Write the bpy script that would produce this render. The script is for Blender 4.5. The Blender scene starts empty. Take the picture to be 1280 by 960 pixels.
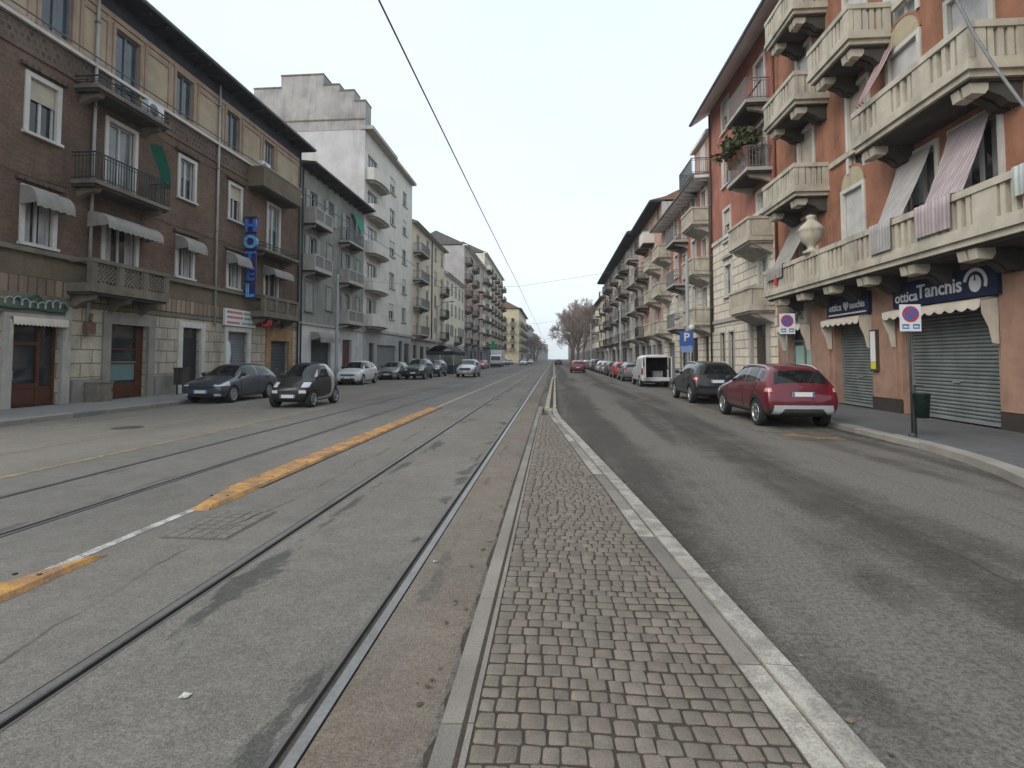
import bpy, bmesh, math, random
from mathutils import Vector, Matrix
from mathutils.bvhtree import BVHTree
R_ = random.Random(7)
S = bpy.context.scene
COL = S.collection
PI = math.pi
rad = math.radians

# ---------------------------------------------------------------- node helper
class NT:
    def __init__(s, name, rough=.8, metal=0, spec=.3):
        s.m = bpy.data.materials.new(name); s.m.use_nodes = True
        s.t = s.m.node_tree; s.N = s.t.nodes; s.L = s.t.links
        s.b = s.N['Principled BSDF']
        s.b.inputs['Roughness'].default_value = rough
        s.b.inputs['Metallic'].default_value = metal
        s.b.inputs['Specular IOR Level'].default_value = spec
        s._p = None
    def n(s, ty, **k):
        x = s.N.new(ty)
        for a, b in k.items(): setattr(x, a, b)
        return x
    def put(s, sock, v):
        if isinstance(v, bpy.types.NodeSocket): s.L.new(v, sock)
        else:
            if sock.type in ('RGBA',) and len(v) == 3: v = (*v, 1)
            sock.default_value = v
    def pos(s):
        if s._p is None: s._p = s.n('ShaderNodeNewGeometry').outputs['Position']
        return s._p
    def objpos(s): return s.n('ShaderNodeTexCoord').outputs['Object']
    def vmul(s, v, k):
        x = s.n('ShaderNodeVectorMath', operation='MULTIPLY'); s.put(x.inputs[0], v); s.put(x.inputs[1], k); return x.outputs[0]
    def vadd(s, v, k):
        x = s.n('ShaderNodeVectorMath', operation='ADD'); s.put(x.inputs[0], v); s.put(x.inputs[1], k); return x.outputs[0]
    def scale(s, v, f):
        x = s.n('ShaderNodeVectorMath', operation='SCALE'); s.put(x.inputs[0], v); s.put(x.inputs['Scale'], f); return x.outputs[0]
    def noise(s, sc, det=3, v=None, dist=0, rough=.55):
        x = s.n('ShaderNodeTexNoise'); s.put(x.inputs['Vector'], v if v is not None else s.pos())
        x.inputs['Scale'].default_value = sc; x.inputs['Detail'].default_value = det
        x.inputs['Distortion'].default_value = dist; x.inputs['Roughness'].default_value = rough
        return x.outputs[0]
    def mr(s, v, a, b, c, d, smooth=False):
        x = s.n('ShaderNodeMapRange'); s.put(x.inputs[0], v)
        if smooth: x.interpolation_type = 'SMOOTHSTEP'
        for i, q in enumerate((a, b, c, d)): s.put(x.inputs[1 + i], q)
        return x.outputs[0]
    def math(s, op, a, b=0.0, c=None):
        x = s.n('ShaderNodeMath', operation=op); s.put(x.inputs[0], a); s.put(x.inputs[1], b)
        if c is not None: s.put(x.inputs[2], c)
        return x.outputs[0]
    def mix(s, f, a, b):
        x = s.n('ShaderNodeMix', data_type='RGBA'); s.put(x.inputs['Factor'], f)
        s.put(x.inputs[6], a); s.put(x.inputs[7], b); return x.outputs[2]
    def sep(s, v=None):
        x = s.n('ShaderNodeSeparateXYZ'); s.put(x.inputs[0], v if v is not None else s.pos()); return x.outputs
    def comb(s, a, b, c):
        x = s.n('ShaderNodeCombineXYZ')
        for i, q in enumerate((a, b, c)): s.put(x.inputs[i], q)
        return x.outputs[0]
    def color(s, v): s.put(s.b.inputs['Base Color'], v)
    def rough(s, v): s.put(s.b.inputs['Roughness'], v)
    def bump(s, h, st=.3, d=.02):
        x = s.n('ShaderNodeBump'); x.inputs['Strength'].default_value = st; x.inputs['Distance'].default_value = d
        s.put(x.inputs['Height'], h); s.L.new(x.outputs[0], s.b.inputs['Normal'])

MATS = {}
def mat(name, col, rough=.8, var=.15, scale=2.5, fine=.0, fscale=60, streak=0., spec=.3, metal=0, bump=0, coat=0, obj=False):
    if name in MATS: return MATS[name]
    t = NT(name, rough, metal, spec)
    p = t.objpos() if obj else t.pos()
    f = t.mr(t.noise(scale, 4, p), .25, .75, 1 - var, 1 + var)
    if fine:
        g = t.noise(fscale, 2, p); f = t.math('MULTIPLY', f, t.mr(g, .3, .7, 1 - fine, 1 + fine))
        if bump: t.bump(g, bump, .01)
    if streak:
        q = t.noise(1.0, 4, t.vmul(p, (1.5, 1.5, .22)), 1.2)
        f = t.math('MULTIPLY', f, t.mr(q, .50, .78, 1, 1 - streak * .7))
        q2 = t.noise(.45, 4, p, .6)
        f = t.math('MULTIPLY', f, t.mr(q2, .5, .72, 1, 1 - streak * .6))
    t.color(t.scale((*col,), f))
    if coat: t.b.inputs['Coat Weight'].default_value = coat; t.b.inputs['Coat Roughness'].default_value = .03
    MATS[name] = t.m
    return t.m

def brick_mat(name, c1, c2, mortar, w, h, msize=.012, var=.2, streak=.2, bump=.4, rough=.9, offs=.5, big=.5):
    if name in MATS: return MATS[name]
    t = NT(name, rough)
    s = t.sep(); u = t.math('ADD', s[0], s[1])
    v = t.comb(u, s[2], 0.0)
    b = t.n('ShaderNodeTexBrick'); b.offset = offs
    t.put(b.inputs['Vector'], v)
    for k, q in (('Color1', c1), ('Color2', c2), ('Mortar', mortar)): t.put(b.inputs[k], q)
    b.inputs['Scale'].default_value = 1; b.inputs['Mortar Size'].default_value = msize
    b.inputs['Brick Width'].default_value = w; b.inputs['Row Height'].default_value = h
    b.inputs['Mortar Smooth'].default_value = .2
    f = t.mr(t.noise(big, 5), .3, .7, 1 - var, 1 + var)
    g = t.noise(14, 3); f = t.math('MULTIPLY', f, t.mr(g, .3, .7, 1 - var * .6, 1 + var * .6))
    q = t.noise(1.0, 4, t.vmul(t.pos(), (1.5, 1.5, .22)), 1.2)
    f = t.math('MULTIPLY', f, t.mr(q, .48, .78, 1, 1 - streak))
    t.color(t.scale(b.outputs['Color'], f))
    t.bump(t.math('MULTIPLY_ADD', b.outputs['Fac'], -1.0, t.math('MULTIPLY', g, .35)), bump, .015)
    MATS[name] = t.m
    return t.m

# ---------------------------------------------------------------- mesh builder
class MB:
    def __init__(s): s.v = []; s.f = []; s.fm = []; s.sm = []; s.mats = []
    def mi(s, m):
        if m not in s.mats: s.mats.append(m)
        return s.mats.index(m)
    def face(s, pts, m, sm=False):
        i = len(s.v); s.v += [tuple(p) for p in pts]; s.f.append(tuple(range(i, i + len(pts)))); s.fm.append(s.mi(m)); s.sm.append(sm)
    def box(s, x0, x1, y0, y1, z0, z1, m, top=None):
        if x0 > x1: x0, x1 = x1, x0
        if y0 > y1: y0, y1 = y1, y0
        i = len(s.v)
        s.v += [(x0, y0, z0), (x1, y0, z0), (x1, y1, z0), (x0, y1, z0), (x0, y0, z1), (x1, y0, z1), (x1, y1, z1), (x0, y1, z1)]
        for k, q in enumerate(((0, 3, 2, 1), (4, 5, 6, 7), (0, 1, 5, 4), (1, 2, 6, 5), (2, 3, 7, 6), (3, 0, 4, 7))):
            s.f.append(tuple(i + a for a in q)); s.fm.append(s.mi(top if (k == 1 and top) else m)); s.sm.append(False)
    def prism(s, poly, vec, m, sm=False):
        n = len(poly); i = len(s.v); vec = Vector(vec)
        s.v += [tuple(p) for p in poly] + [tuple(Vector(p) + vec) for p in poly]
        s.f.append(tuple(range(i + n - 1, i - 1, -1))); s.f.append(tuple(range(i + n, i + 2 * n)))
        k = s.mi(m); s.fm += [k, k]; s.sm += [False, False]
        for a in range(n):
            b = (a + 1) % n
            s.f.append((i + a, i + b, i + n + b, i + n + a)); s.fm.append(k); s.sm.append(sm)
    def tube(s, path, r, m, n=6, cap=True):
        path = [Vector(p) for p in path]; k = s.mi(m); base = len(s.v); rr = r if isinstance(r, (list, tuple)) else [r] * len(path)
        up = None
        for j, p in enumerate(path):
            d = (path[min(j + 1, len(path) - 1)] - path[max(j - 1, 0)]).normalized()
            if up is None:
                up = Vector((0, 0, 1)) if abs(d.z) < .9 else Vector((1, 0, 0))
            a = d.cross(up).normalized(); b = a.cross(d).normalized(); up = b
            for q in range(n):
                an = 2 * PI * q / n
                s.v.append(tuple(p + a * rr[j] * math.cos(an) + b * rr[j] * math.sin(an)))
        for j in range(len(path) - 1):
            for q in range(n):
                q2 = (q + 1) % n
                s.f.append((base + j * n + q, base + j * n + q2, base + (j + 1) * n + q2, base + (j + 1) * n + q)); s.fm.append(k); s.sm.append(n > 4)
        if cap:
            s.f.append(tuple(base + q for q in range(n - 1, -1, -1))); e = base + (len(path) - 1) * n
            s.f.append(tuple(e + q for q in range(n))); s.fm += [k, k]; s.sm += [False, False]
    def lathe(s, prof, m, axis='z', n=24, org=(0, 0, 0)):
        base = len(s.v); k = s.mi(m); o = Vector(org)
        for r, h in prof:
            for q in range(n):
                a = 2 * PI * q / n; c, d = r * math.cos(a), r * math.sin(a)
                s.v.append(tuple(o + (Vector((c, d, h)) if axis == 'z' else Vector((h, c, d)) if axis == 'x' else Vector((c, h, d)))))
        for j in range(len(prof) - 1):
            for q in range(n):
                q2 = (q + 1) % n
                s.f.append((base + j * n + q, base + j * n + q2, base + (j + 1) * n + q2, base + (j + 1) * n + q)); s.fm.append(k); s.sm.append(True)
    def sheet(s, rows, m, sm=True):
        i = len(s.v); w = len(rows[0]); k = s.mi(m)
        for r in rows: s.v += [tuple(p) for p in r]
        for a in range(len(rows) - 1):
            for b in range(w - 1):
                s.f.append((i + a * w + b, i + a * w + b + 1, i + (a + 1) * w + b + 1, i + (a + 1) * w + b)); s.fm.append(k); s.sm.append(sm)
    def mesh(s, name):
        me = bpy.data.meshes.new(name); me.from_pydata(s.v, [], s.f)
        for m in s.mats: me.materials.append(m)
        me.polygons.foreach_set('material_index', s.fm); me.polygons.foreach_set('use_smooth', s.sm)
        me.update(); return me
    def build(s, name, parent=None, label=None, cat=None, group=None, kind=None, abs_=True):
        return obj(name, s.mesh(name), parent, label, cat, group, kind, abs_)

def obj(name, data, parent=None, label=None, cat=None, group=None, kind=None, abs_=True):
    o = bpy.data.objects.new(name, data); COL.objects.link(o)
    if parent is not None:
        o.parent = parent
        if abs_ and parent.type == 'EMPTY': o.matrix_parent_inverse = WINV[parent.name]
    if label: o['label'] = label
    if cat: o['category'] = cat
    if group: o['group'] = group
    if kind: o['kind'] = kind
    return o
WINV = {}
def thing(name, label, cat, loc=(0, 0, 0), rz=0, group=None):
    o = bpy.data.objects.new(name, None); COL.objects.link(o); o.empty_display_size = .2
    o.location = loc; o.rotation_euler = (0, 0, rz); o['label'] = label; o['category'] = cat
    if group: o['group'] = group
    WINV[o.name] = (Matrix.Translation(loc) @ Matrix.Rotation(rz, 4, 'Z')).inverted()
    return o
def copy_tree(o, parent=None):
    c = o.copy(); COL.objects.link(c)
    if parent is not None: c.parent = parent
    for ch in list(o.children): copy_tree(ch, c)
    return c
def text_mesh(name, body, size, m, ext=.006, bold=0.0, align='CENTER'):
    cu = bpy.data.curves.new(name, 'FONT'); cu.body = body; cu.size = size; cu.extrude = ext; cu.offset = bold
    cu.align_x = align; cu.align_y = 'CENTER'; cu.resolution_u = 3
    o = bpy.data.objects.new(name, cu); COL.objects.link(o)
    me = bpy.data.meshes.new_from_object(o.evaluated_get(bpy.context.evaluated_depsgraph_get()))
    bpy.data.objects.remove(o); bpy.data.curves.remove(cu)
    me.name = name; me.materials.clear(); me.materials.append(m)
    return me
def basis(x, y, z, loc):
    return Matrix(((x[0], y[0], z[0], loc[0]), (x[1], y[1], z[1], loc[1]), (x[2], y[2], z[2], loc[2]), (0, 0, 0, 1)))
FACE_L = ((0, 1, 0), (0, 0, 1), (1, 0, 0))     # readable from the street, wall on the left
FACE_R = ((0, -1, 0), (0, 0, 1), (-1, 0, 0))
FACE_C = ((1, 0, 0), (0, 0, 1), (0, -1, 0))
def put_text(name, body, size, m, fr, loc, parent, bold=0.0, ext=.006):
    o = obj(name, text_mesh(name, body, size, m, ext, bold), parent, abs_=False)
    M = basis(*fr, loc)
    if parent is not None:
        o.matrix_parent_inverse = WINV.get(parent.name, Matrix.Identity(4)) if parent.type == 'EMPTY' else Matrix.Identity(4)
    o.matrix_basis = M
    return o
def lerp(a, b, t): return a + (b - a) * t
def interp(tab, x):
    if x <= tab[0][0]: return tab[0][1]
    for (a, b), (c, d) in zip(tab, tab[1:]):
        if x <= c: return lerp(b, d, (x - a) / (c - a))
    return tab[-1][1]

# ---------------------------------------------------------------- materials
def asphalt(name, col, dark, speck=.35, worn=None, wornc=None, rails=(), seams=(), brown=0, big=.25, lanes=()):
    t = NT(name, .88, 0, .25); p = t.pos(); s = t.sep()
    f = t.mr(t.noise(big, 5, None, .4), .3, .7, 1 - big * .7, 1 + big * .6)
    f = t.math('MULTIPLY', f, t.mr(t.noise(3.5, 4), .3, .7, .9, 1.1))
    g = t.noise(95, 2, None, 0, .7); h = t.noise(30, 3, None, 0, .65); h2 = t.noise(12, 3, None, .3, .65)
    f = t.math('MULTIPLY', f, t.mr(h2, .3, .7, 1 - speck * .25, 1 + speck * .25))
    f = t.math('MULTIPLY', f, t.mr(g, .32, .68, 1 - speck, 1 + speck))
    f = t.math('MULTIPLY', f, t.mr(h, .32, .68, 1 - speck * .5, 1 + speck * .5))
    c = t.scale(col, f)
    if worn:
        a = t.noise(1.0, 4, t.vmul(p, (1.25, .09, 1)), .8); b = t.noise(1.3, 6, None, .6, .7); e = t.noise(11, 3, t.vmul(p, (.8, 1.3, 1)), .4, .65)
        m = t.math('MULTIPLY_ADD', e, .18, t.math('MULTIPLY_ADD', b, .42, t.math('MULTIPLY', a, .75)))
        wb = t.math('MULTIPLY', t.math('SUBTRACT', t.noise(.5, 4, t.vmul(p, (1, .35, 1)), .3), .5), 1.1)
        for lx, lw, la in lanes:
            dd = t.math('ABSOLUTE', t.math('ADD', t.math('SUBTRACT', s[0], lx), wb)); m = t.math('ADD', m, t.mr(dd, 0, lw, la, 0, True))
        m = t.mr(m, .54, .82, 0, 1, True)
        m = t.math('MULTIPLY', m, t.mr(h, .36, .60, .40, 1.0)); m = t.math('MULTIPLY', m, t.mr(g, .36, .6, .55, 1.0))
        c = t.mix(t.math('MULTIPLY', m, worn), c, wornc)
    if brown:
        m = t.mr(t.noise(.7, 4, t.vmul(p, (1.4, .5, 1))), .42, .62, 0, brown, True)
        c = t.mix(m, c, t.scale((.17, .125, .088), f))
    for x0, wd, st in rails:            # dark oily joint filler, blotchy, running along a rail
        nb = t.noise(2.0, 5, t.vmul(p, (1, .42, 1)), .5, .65)
        d = t.math('ABSOLUTE', t.math('SUBTRACT', s[0], x0))
        w = t.mr(nb, .42, .68, -.06, wd * 1.25)
        m = t.mr(t.math('SUBTRACT', w, t.math('MULTIPLY_ADD', t.noise(9, 4), .10, d)), -.05, .05, 0, 1, True)
        c = t.mix(t.math('MULTIPLY', m, st), c, t.scale(dark, f))
    for x0, amp, wd in seams:
        wob = t.math('MULTIPLY', t.math('SUBTRACT', t.noise(.35, 4, t.comb(0.0, s[1], x0)), .5), amp)
        d = t.math('ABSOLUTE', t.math('SUBTRACT', t.math('SUBTRACT', s[0], x0), wob))
        m = t.mr(d, wd * .4, wd, 1, 0)
        m = t.math('MULTIPLY', m, t.mr(t.noise(1.2, 3), .42, .56, .15, .85))
        c = t.mix(m, c, dark)
    t.color(c); t.bump(t.math('MULTIPLY_ADD', h, .6, g), .45, .008)
    MATS[name] = t.m
    return t.m

M_road_left = asphalt('asphalt_lane', (.170, .154, .132), (.05, .047, .043), .30, .4, (.245, .228, .20), seams=((-9.6, 1.2, .03), (-11.6, .8, .025)))
M_road_mid = asphalt('asphalt_middle', (.158, .147, .130), (.05, .047, .043), .36, rails=(), seams=((-3.1, 1.0, .02),))
M_track = asphalt('asphalt_track', (.162, .150, .132), (.055, .058, .052), .40, rails=((-2.33, .22, .75), (-1.27, .20, .75)))
M_track2 = asphalt('asphalt_far_track', (.148, .140, .127), (.06, .056, .05), .30, rails=((-6.45, .14, .6), (-5.4, .14, .6)))
M_brown = asphalt('asphalt_rusty', (.162, .143, .119), (.065, .06, .055), .36, brown=.36, rails=((-.92, .12, .5),))
M_road_right = asphalt('asphalt_right', (.066, .059, .051), (.035, .031, .027), .55, .85, (.205, .190, .168), rails=((6.75, .45, .6),), lanes=((1.95, .8, .17), (4.7, 1.0, .14), (3.2, .8, -.09), (1.0, .7, -.12)), seams=((3.35, .9, .016), (4.6, .5, .010)), big=.3)
M_walk = asphalt('asphalt_sidewalk', (.10, .10, .10), (.05, .05, .05), .22, .3, (.14, .14, .138), big=.3)
M_walk_left = asphalt('sidewalk_left', (.20, .195, .185), (.08, .08, .08), .2, .3, (.26, .25, .235), big=.3)
M_kerb = mat('granite_kerb', (.245, .228, .202), .85, .2, 1.7, .22, 120, .0, bump=.3)
M_kerb_d = mat('granite_dark', (.19, .183, .175), .85, .22, 1.7, .22, 120, bump=.3)
M_ground = mat('ground_earth', (.16, .155, .145), .95, .2, .2)
def worn_paint(name, paint, under, lo=.40, hi=.58, sc=5.0):
    t = NT(name, .75); g = t.noise(90, 2)
    m = t.mr(t.math('MULTIPLY_ADD', g, .25, t.math('MULTIPLY', t.noise(sc, 6, None, .5, .68), .8)), lo, hi, 0, 1, True)
    f = t.mr(t.noise(2, 4), .3, .7, .86, 1.12)
    f = t.math('MULTIPLY', f, t.mr(g, .3, .7, .88, 1.12))
    t.color(t.scale(t.mix(m, under, paint), f)); t.bump(g, .25, .006); MATS[name] = t.m
    return t.m
M_kerb_w = worn_paint('kerb_worn_white', (.37, .35, .305), (.215, .198, .172), .42, .66, 6)
M_kerb_i = mat('island_granite', (.205, .186, .162), .85, .22, 1.7, .22, 120, bump=.3)
M_kerb_i2 = mat('island_granite_dark', (.165, .152, .135), .85, .22, 1.7, .22, 120, bump=.3)
M_kerb_y = worn_paint('kerb_worn_yellow', (.42, .36, .23), (.24, .215, .18), .42, .62, 5)
M_line_w = worn_paint('line_white', (.46, .45, .42), (.18, .175, .165), .42, .62, 6)
M_line_y = worn_paint('line_yellow', (.36, .26, .10), (.165, .148, .118), .44, .68, 5)
M_rub_y = worn_paint('rubber_yellow', (.47, .25, .065), (.25, .15, .09), .44, .65, 4.0)
M_steel = mat('rail_steel', (.21, .205, .197), .34, .2, 3, .12, 40, metal=.4, spec=.5)
M_steel_f = mat('rail_steel_dull', (.12, .115, .11), .5, .2, 3, .12, 40, metal=.3)
M_steel_d = mat('rail_dark', (.05, .044, .040), .7, .2, 6)
STONES = [mat('cobble_%d' % i, c, .82, .2, 9, .22, 150, bump=.5) for i, c in enumerate(((.168, .144, .118), (.154, .132, .109), (.180, .156, .129), (.144, .125, .105), (.158, .141, .116)))]
M_mortar = mat('cobble_joint', (.050, .040, .031), .95, .25, 6, .2, 60)
M_black = mat('black_rubber', (.018, .018, .019), .75, .1, 5, obj=True)
M_plast = mat('dark_plastic', (.03, .03, .032), .55, .1, 5, obj=True)
M_rim = mat('alloy', (.40, .41, .42), .32, .05, 5, metal=.8, spec=.5, obj=True)
M_silver = mat('silver_paint', (.42, .43, .44), .3, .03, 3, metal=.3, coat=.6, obj=True)
M_headl = mat('headlight_glass', (.55, .57, .58), .12, .1, 8, spec=.6, obj=True)
M_amber = mat('amber_lens', (.55, .16, .03), .2, .1, 8, spec=.6, obj=True)
M_pinkl = mat('pale_red_lens', (.55, .33, .31), .15, .1, 8, spec=.6, obj=True)
M_tail = mat('tail_glass', (.17, .008, .012), .15, .1, 9, spec=.6, obj=True)
M_tailw = mat('tail_clear', (.38, .30, .29), .15, .1, 9, spec=.6, obj=True)
M_plate = mat('plate_white', (.62, .63, .63), .5, .04, 9, obj=True)
M_plateblue = mat('plate_blue', (.04, .09, .35), .5, .04, 9, obj=True)
M_txtdark = mat('dark_lettering', (.02, .02, .022), .6, .04, 9, obj=True)
def glass(name, col, rough=.05, spec=.6):
    t = NT(name, rough, 0, spec); t.color(t.scale(col, t.mr(t.noise(1.3, 3), .3, .7, .6, 1.4))); MATS[name] = t.m; return t.m
G_dark = glass('glass_dark', (.022, .025, .028)); G_mid = glass('glass_curtain', (.16, .165, .165), .12); G_blue = glass('glass_bluish', (.045, .06, .075))
G_lite = glass('glass_net_curtain', (.33, .34, .34), .2)
G_car = glass('car_glass', (.010, .012, .013), .04, .45)
def carglass(name, col):
    t = NT(name, .04, 0, .7); t.color(col); MATS[name] = t.m; return t.m
def paint(name, col, metal=.25):
    return mat('paint_' + name, col, .33, .02, 2, metal=metal, coat=.8, spec=.5, obj=True)
# ---------------------------------------------------------------- vehicles
def inpoly(x, y, P):
    c = False; j = len(P) - 1
    for i in range(len(P)):
        (a, b), (d, e) = P[i], P[j]
        if (b > y) != (e > y) and x < (d - a) * (y - b) / (e - b) + a: c = not c
        j = i
    return c
def car_shape(st, wheels, R, lev, hole=True):
    L = st[-1][0]; V = []; F = []; n = 14
    for (x, zl, zb, zt, wl, wm, wb, wt) in st:
        y = x - L / 2
        h = [(0, zl), (wl * .78, zl), (wl, zl + .07), (wm, zl + (zb - zl) * .52), (wb, zb), (wt, zt - .05), (wt * .62, zt - .012), (0, zt)]
        ring = [(a, y, b) for a, b in h] + [(-a, y, b) for a, b in h[6:0:-1]]
        V += ring
    for i in range(len(st) - 1):
        for q in range(n):
            q2 = (q + 1) % n
            F.append((i * n + q, (i + 1) * n + q, (i + 1) * n + q2, i * n + q2))
    def cap(b, fl):
        rows = [(b + 1, b + 13), (b + 2, b + 12), (b + 3, b + 11), (b + 4, b + 10), (b + 5, b + 9), (b + 6, b + 8)]
        fs = [(b + 0, b + 1, b + 13)] + [(p[0], q[0], q[1], p[1]) for p, q in zip(rows, rows[1:])] + [(b + 6, b + 7, b + 8)]
        return [f[::-1] for f in fs] if fl else fs
    F += cap(0, False) + cap((len(st) - 1) * n, True)
    me = bpy.data.meshes.new('shape'); me.from_pydata(V, [], F); me.update()
    bm = bmesh.new(); bm.from_mesh(me); bmesh.ops.recalc_face_normals(bm, faces=bm.faces); bm.to_mesh(me); bm.free()
    o = bpy.data.objects.new('shape', me); COL.objects.link(o)
    md = o.modifiers.new('s', 'SUBSURF'); md.levels = lev; md.render_levels = lev
    cut = None
    if hole:
        mb = MB(); W = max(s[5] for s in st)
        for wx in wheels:
            for sd in (-1, 1):
                mb.tube([(sd * (W - .28), wx - L / 2, R * .98), (sd * (W + .3), wx - L / 2, R * .98)], R * 1.13, None, 36)
        mb.mats = []
        cm = bpy.data.meshes.new('cut'); cm.from_pydata(mb.v, [], mb.f); cm.update()
        b2 = bmesh.new(); b2.from_mesh(cm); bmesh.ops.recalc_face_normals(b2, faces=b2.faces); b2.to_mesh(cm); b2.free()
        cut = bpy.data.objects.new('cut', cm); COL.objects.link(cut)
        mo = o.modifiers.new('b', 'BOOLEAN'); mo.object = cut; mo.operation = 'DIFFERENCE'; mo.solver = 'EXACT'
    dg = bpy.context.evaluated_depsgraph_get(); dg.update()
    out = bpy.data.meshes.new_from_object(o.evaluated_get(dg))
    bpy.data.objects.remove(o)
    if cut: bpy.data.objects.remove(cut)
    return out, L
def split_shape(me, fn):
    """sort the faces of one closed shape into named parts"""
    groups = {}
    for p in me.polygons:
        c = p.center; k = fn(c.x, c.y, c.z, p.normal)
        if not k: continue
        groups.setdefault(k, []).append(p.index)
    res = []; ISL = ('headlight', 'taillight', 'taillight_lens', 'side_window', 'fog_light', 'windscreen', 'rear_window', 'wheel_arch', 'grille', 'skid_plate')
    todo = []
    for k, idx in list(groups.items()):
        if k not in ISL: continue
        par = {}
        def find(a):
            while par.setdefault(a, a) != a: par[a] = par[par[a]]; a = par[a]
            return a
        for i in idx:
            vs = me.polygons[i].vertices
            for v in vs[1:]: par[find(v)] = find(vs[0])
        isl = {}
        for i in idx: isl.setdefault(find(me.polygons[i].vertices[0]), []).append(i)
        big = max(len(q) for q in isl.values())
        for q in isl.values():
            if len(q) >= max(3, big * .12): todo.append((k, q))
            else: groups.setdefault('body', []).extend(q)
        groups[k] = []
    todo += [(k, q) for k, q in groups.items() if q]
    for k, idx in todo:
        mp = {}; V = []; F = []
        for i in idx:
            f = []
            for v in me.polygons[i].vertices:
                if v not in mp: mp[v] = len(V); V.append(tuple(me.vertices[v].co))
                f.append(mp[v])
            F.append(f)
        m2 = bpy.data.meshes.new(k); m2.from_pydata(V, [], F)
        m2.polygons.foreach_set('use_smooth', [True] * len(F)); m2.update()
        res.append((k, m2))
    return res
def ell(mb, c, r, m, n=10):
    prof = [(max(.001, math.sin(PI * i / 7)), -math.cos(PI * i / 7)) for i in range(8)]
    base = len(mb.v); mb.lathe(prof, m, 'z', n)
    for i in range(base, len(mb.v)):
        x, y, z = mb.v[i]; mb.v[i] = (c[0] + x * r[0], c[1] + y * r[1], c[2] + z * r[2])
WH = {}
def wheel_meshes(R, w=.2, spokes=5, rim=None):
    k = (R, w, spokes, rim.name if rim else '')
    if k in WH: return WH[k]
    t = MB(); a = w / 2
    t.lathe([(R * .66, -a), (R * .9, -a), (R * .985, -a * .8), (R, -a * .4), (R, a * .4), (R * .985, a * .8), (R * .9, a), (R * .66, a * .9), (R * .62, a * .5), (.001, a * .3)], M_black, 'x', 30)
    m = rim or M_rim; r = MB()
    r.lathe([(R * .60, a * .55), (R * .63, a * .98), (R * .68, a * 1.0), (R * .69, a * .9)], m, 'x', 30)
    r.lathe([(.001, a * .95), (R * .13, a * .92), (R * .17, a * .6)], m, 'x', 14)
    for i in range(spokes):
        an = 2 * PI * i / spokes + .3; c, s = math.cos(an), math.sin(an)
        def P(u, v, h): return (h, u * c - v * s, u * s + v * c)
        w0, w1 = R * .075, R * .10
        r.prism([P(R * .1, -w0, a * .55), P(R * .1, w0, a * .55), P(R * .63, w1, a * .62), P(R * .63, -w1, a * .62)], (a * .3, 0, 0), m)
    WH[k] = (t.mesh('wheel'), r.mesh('rim')); return WH[k]

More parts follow.
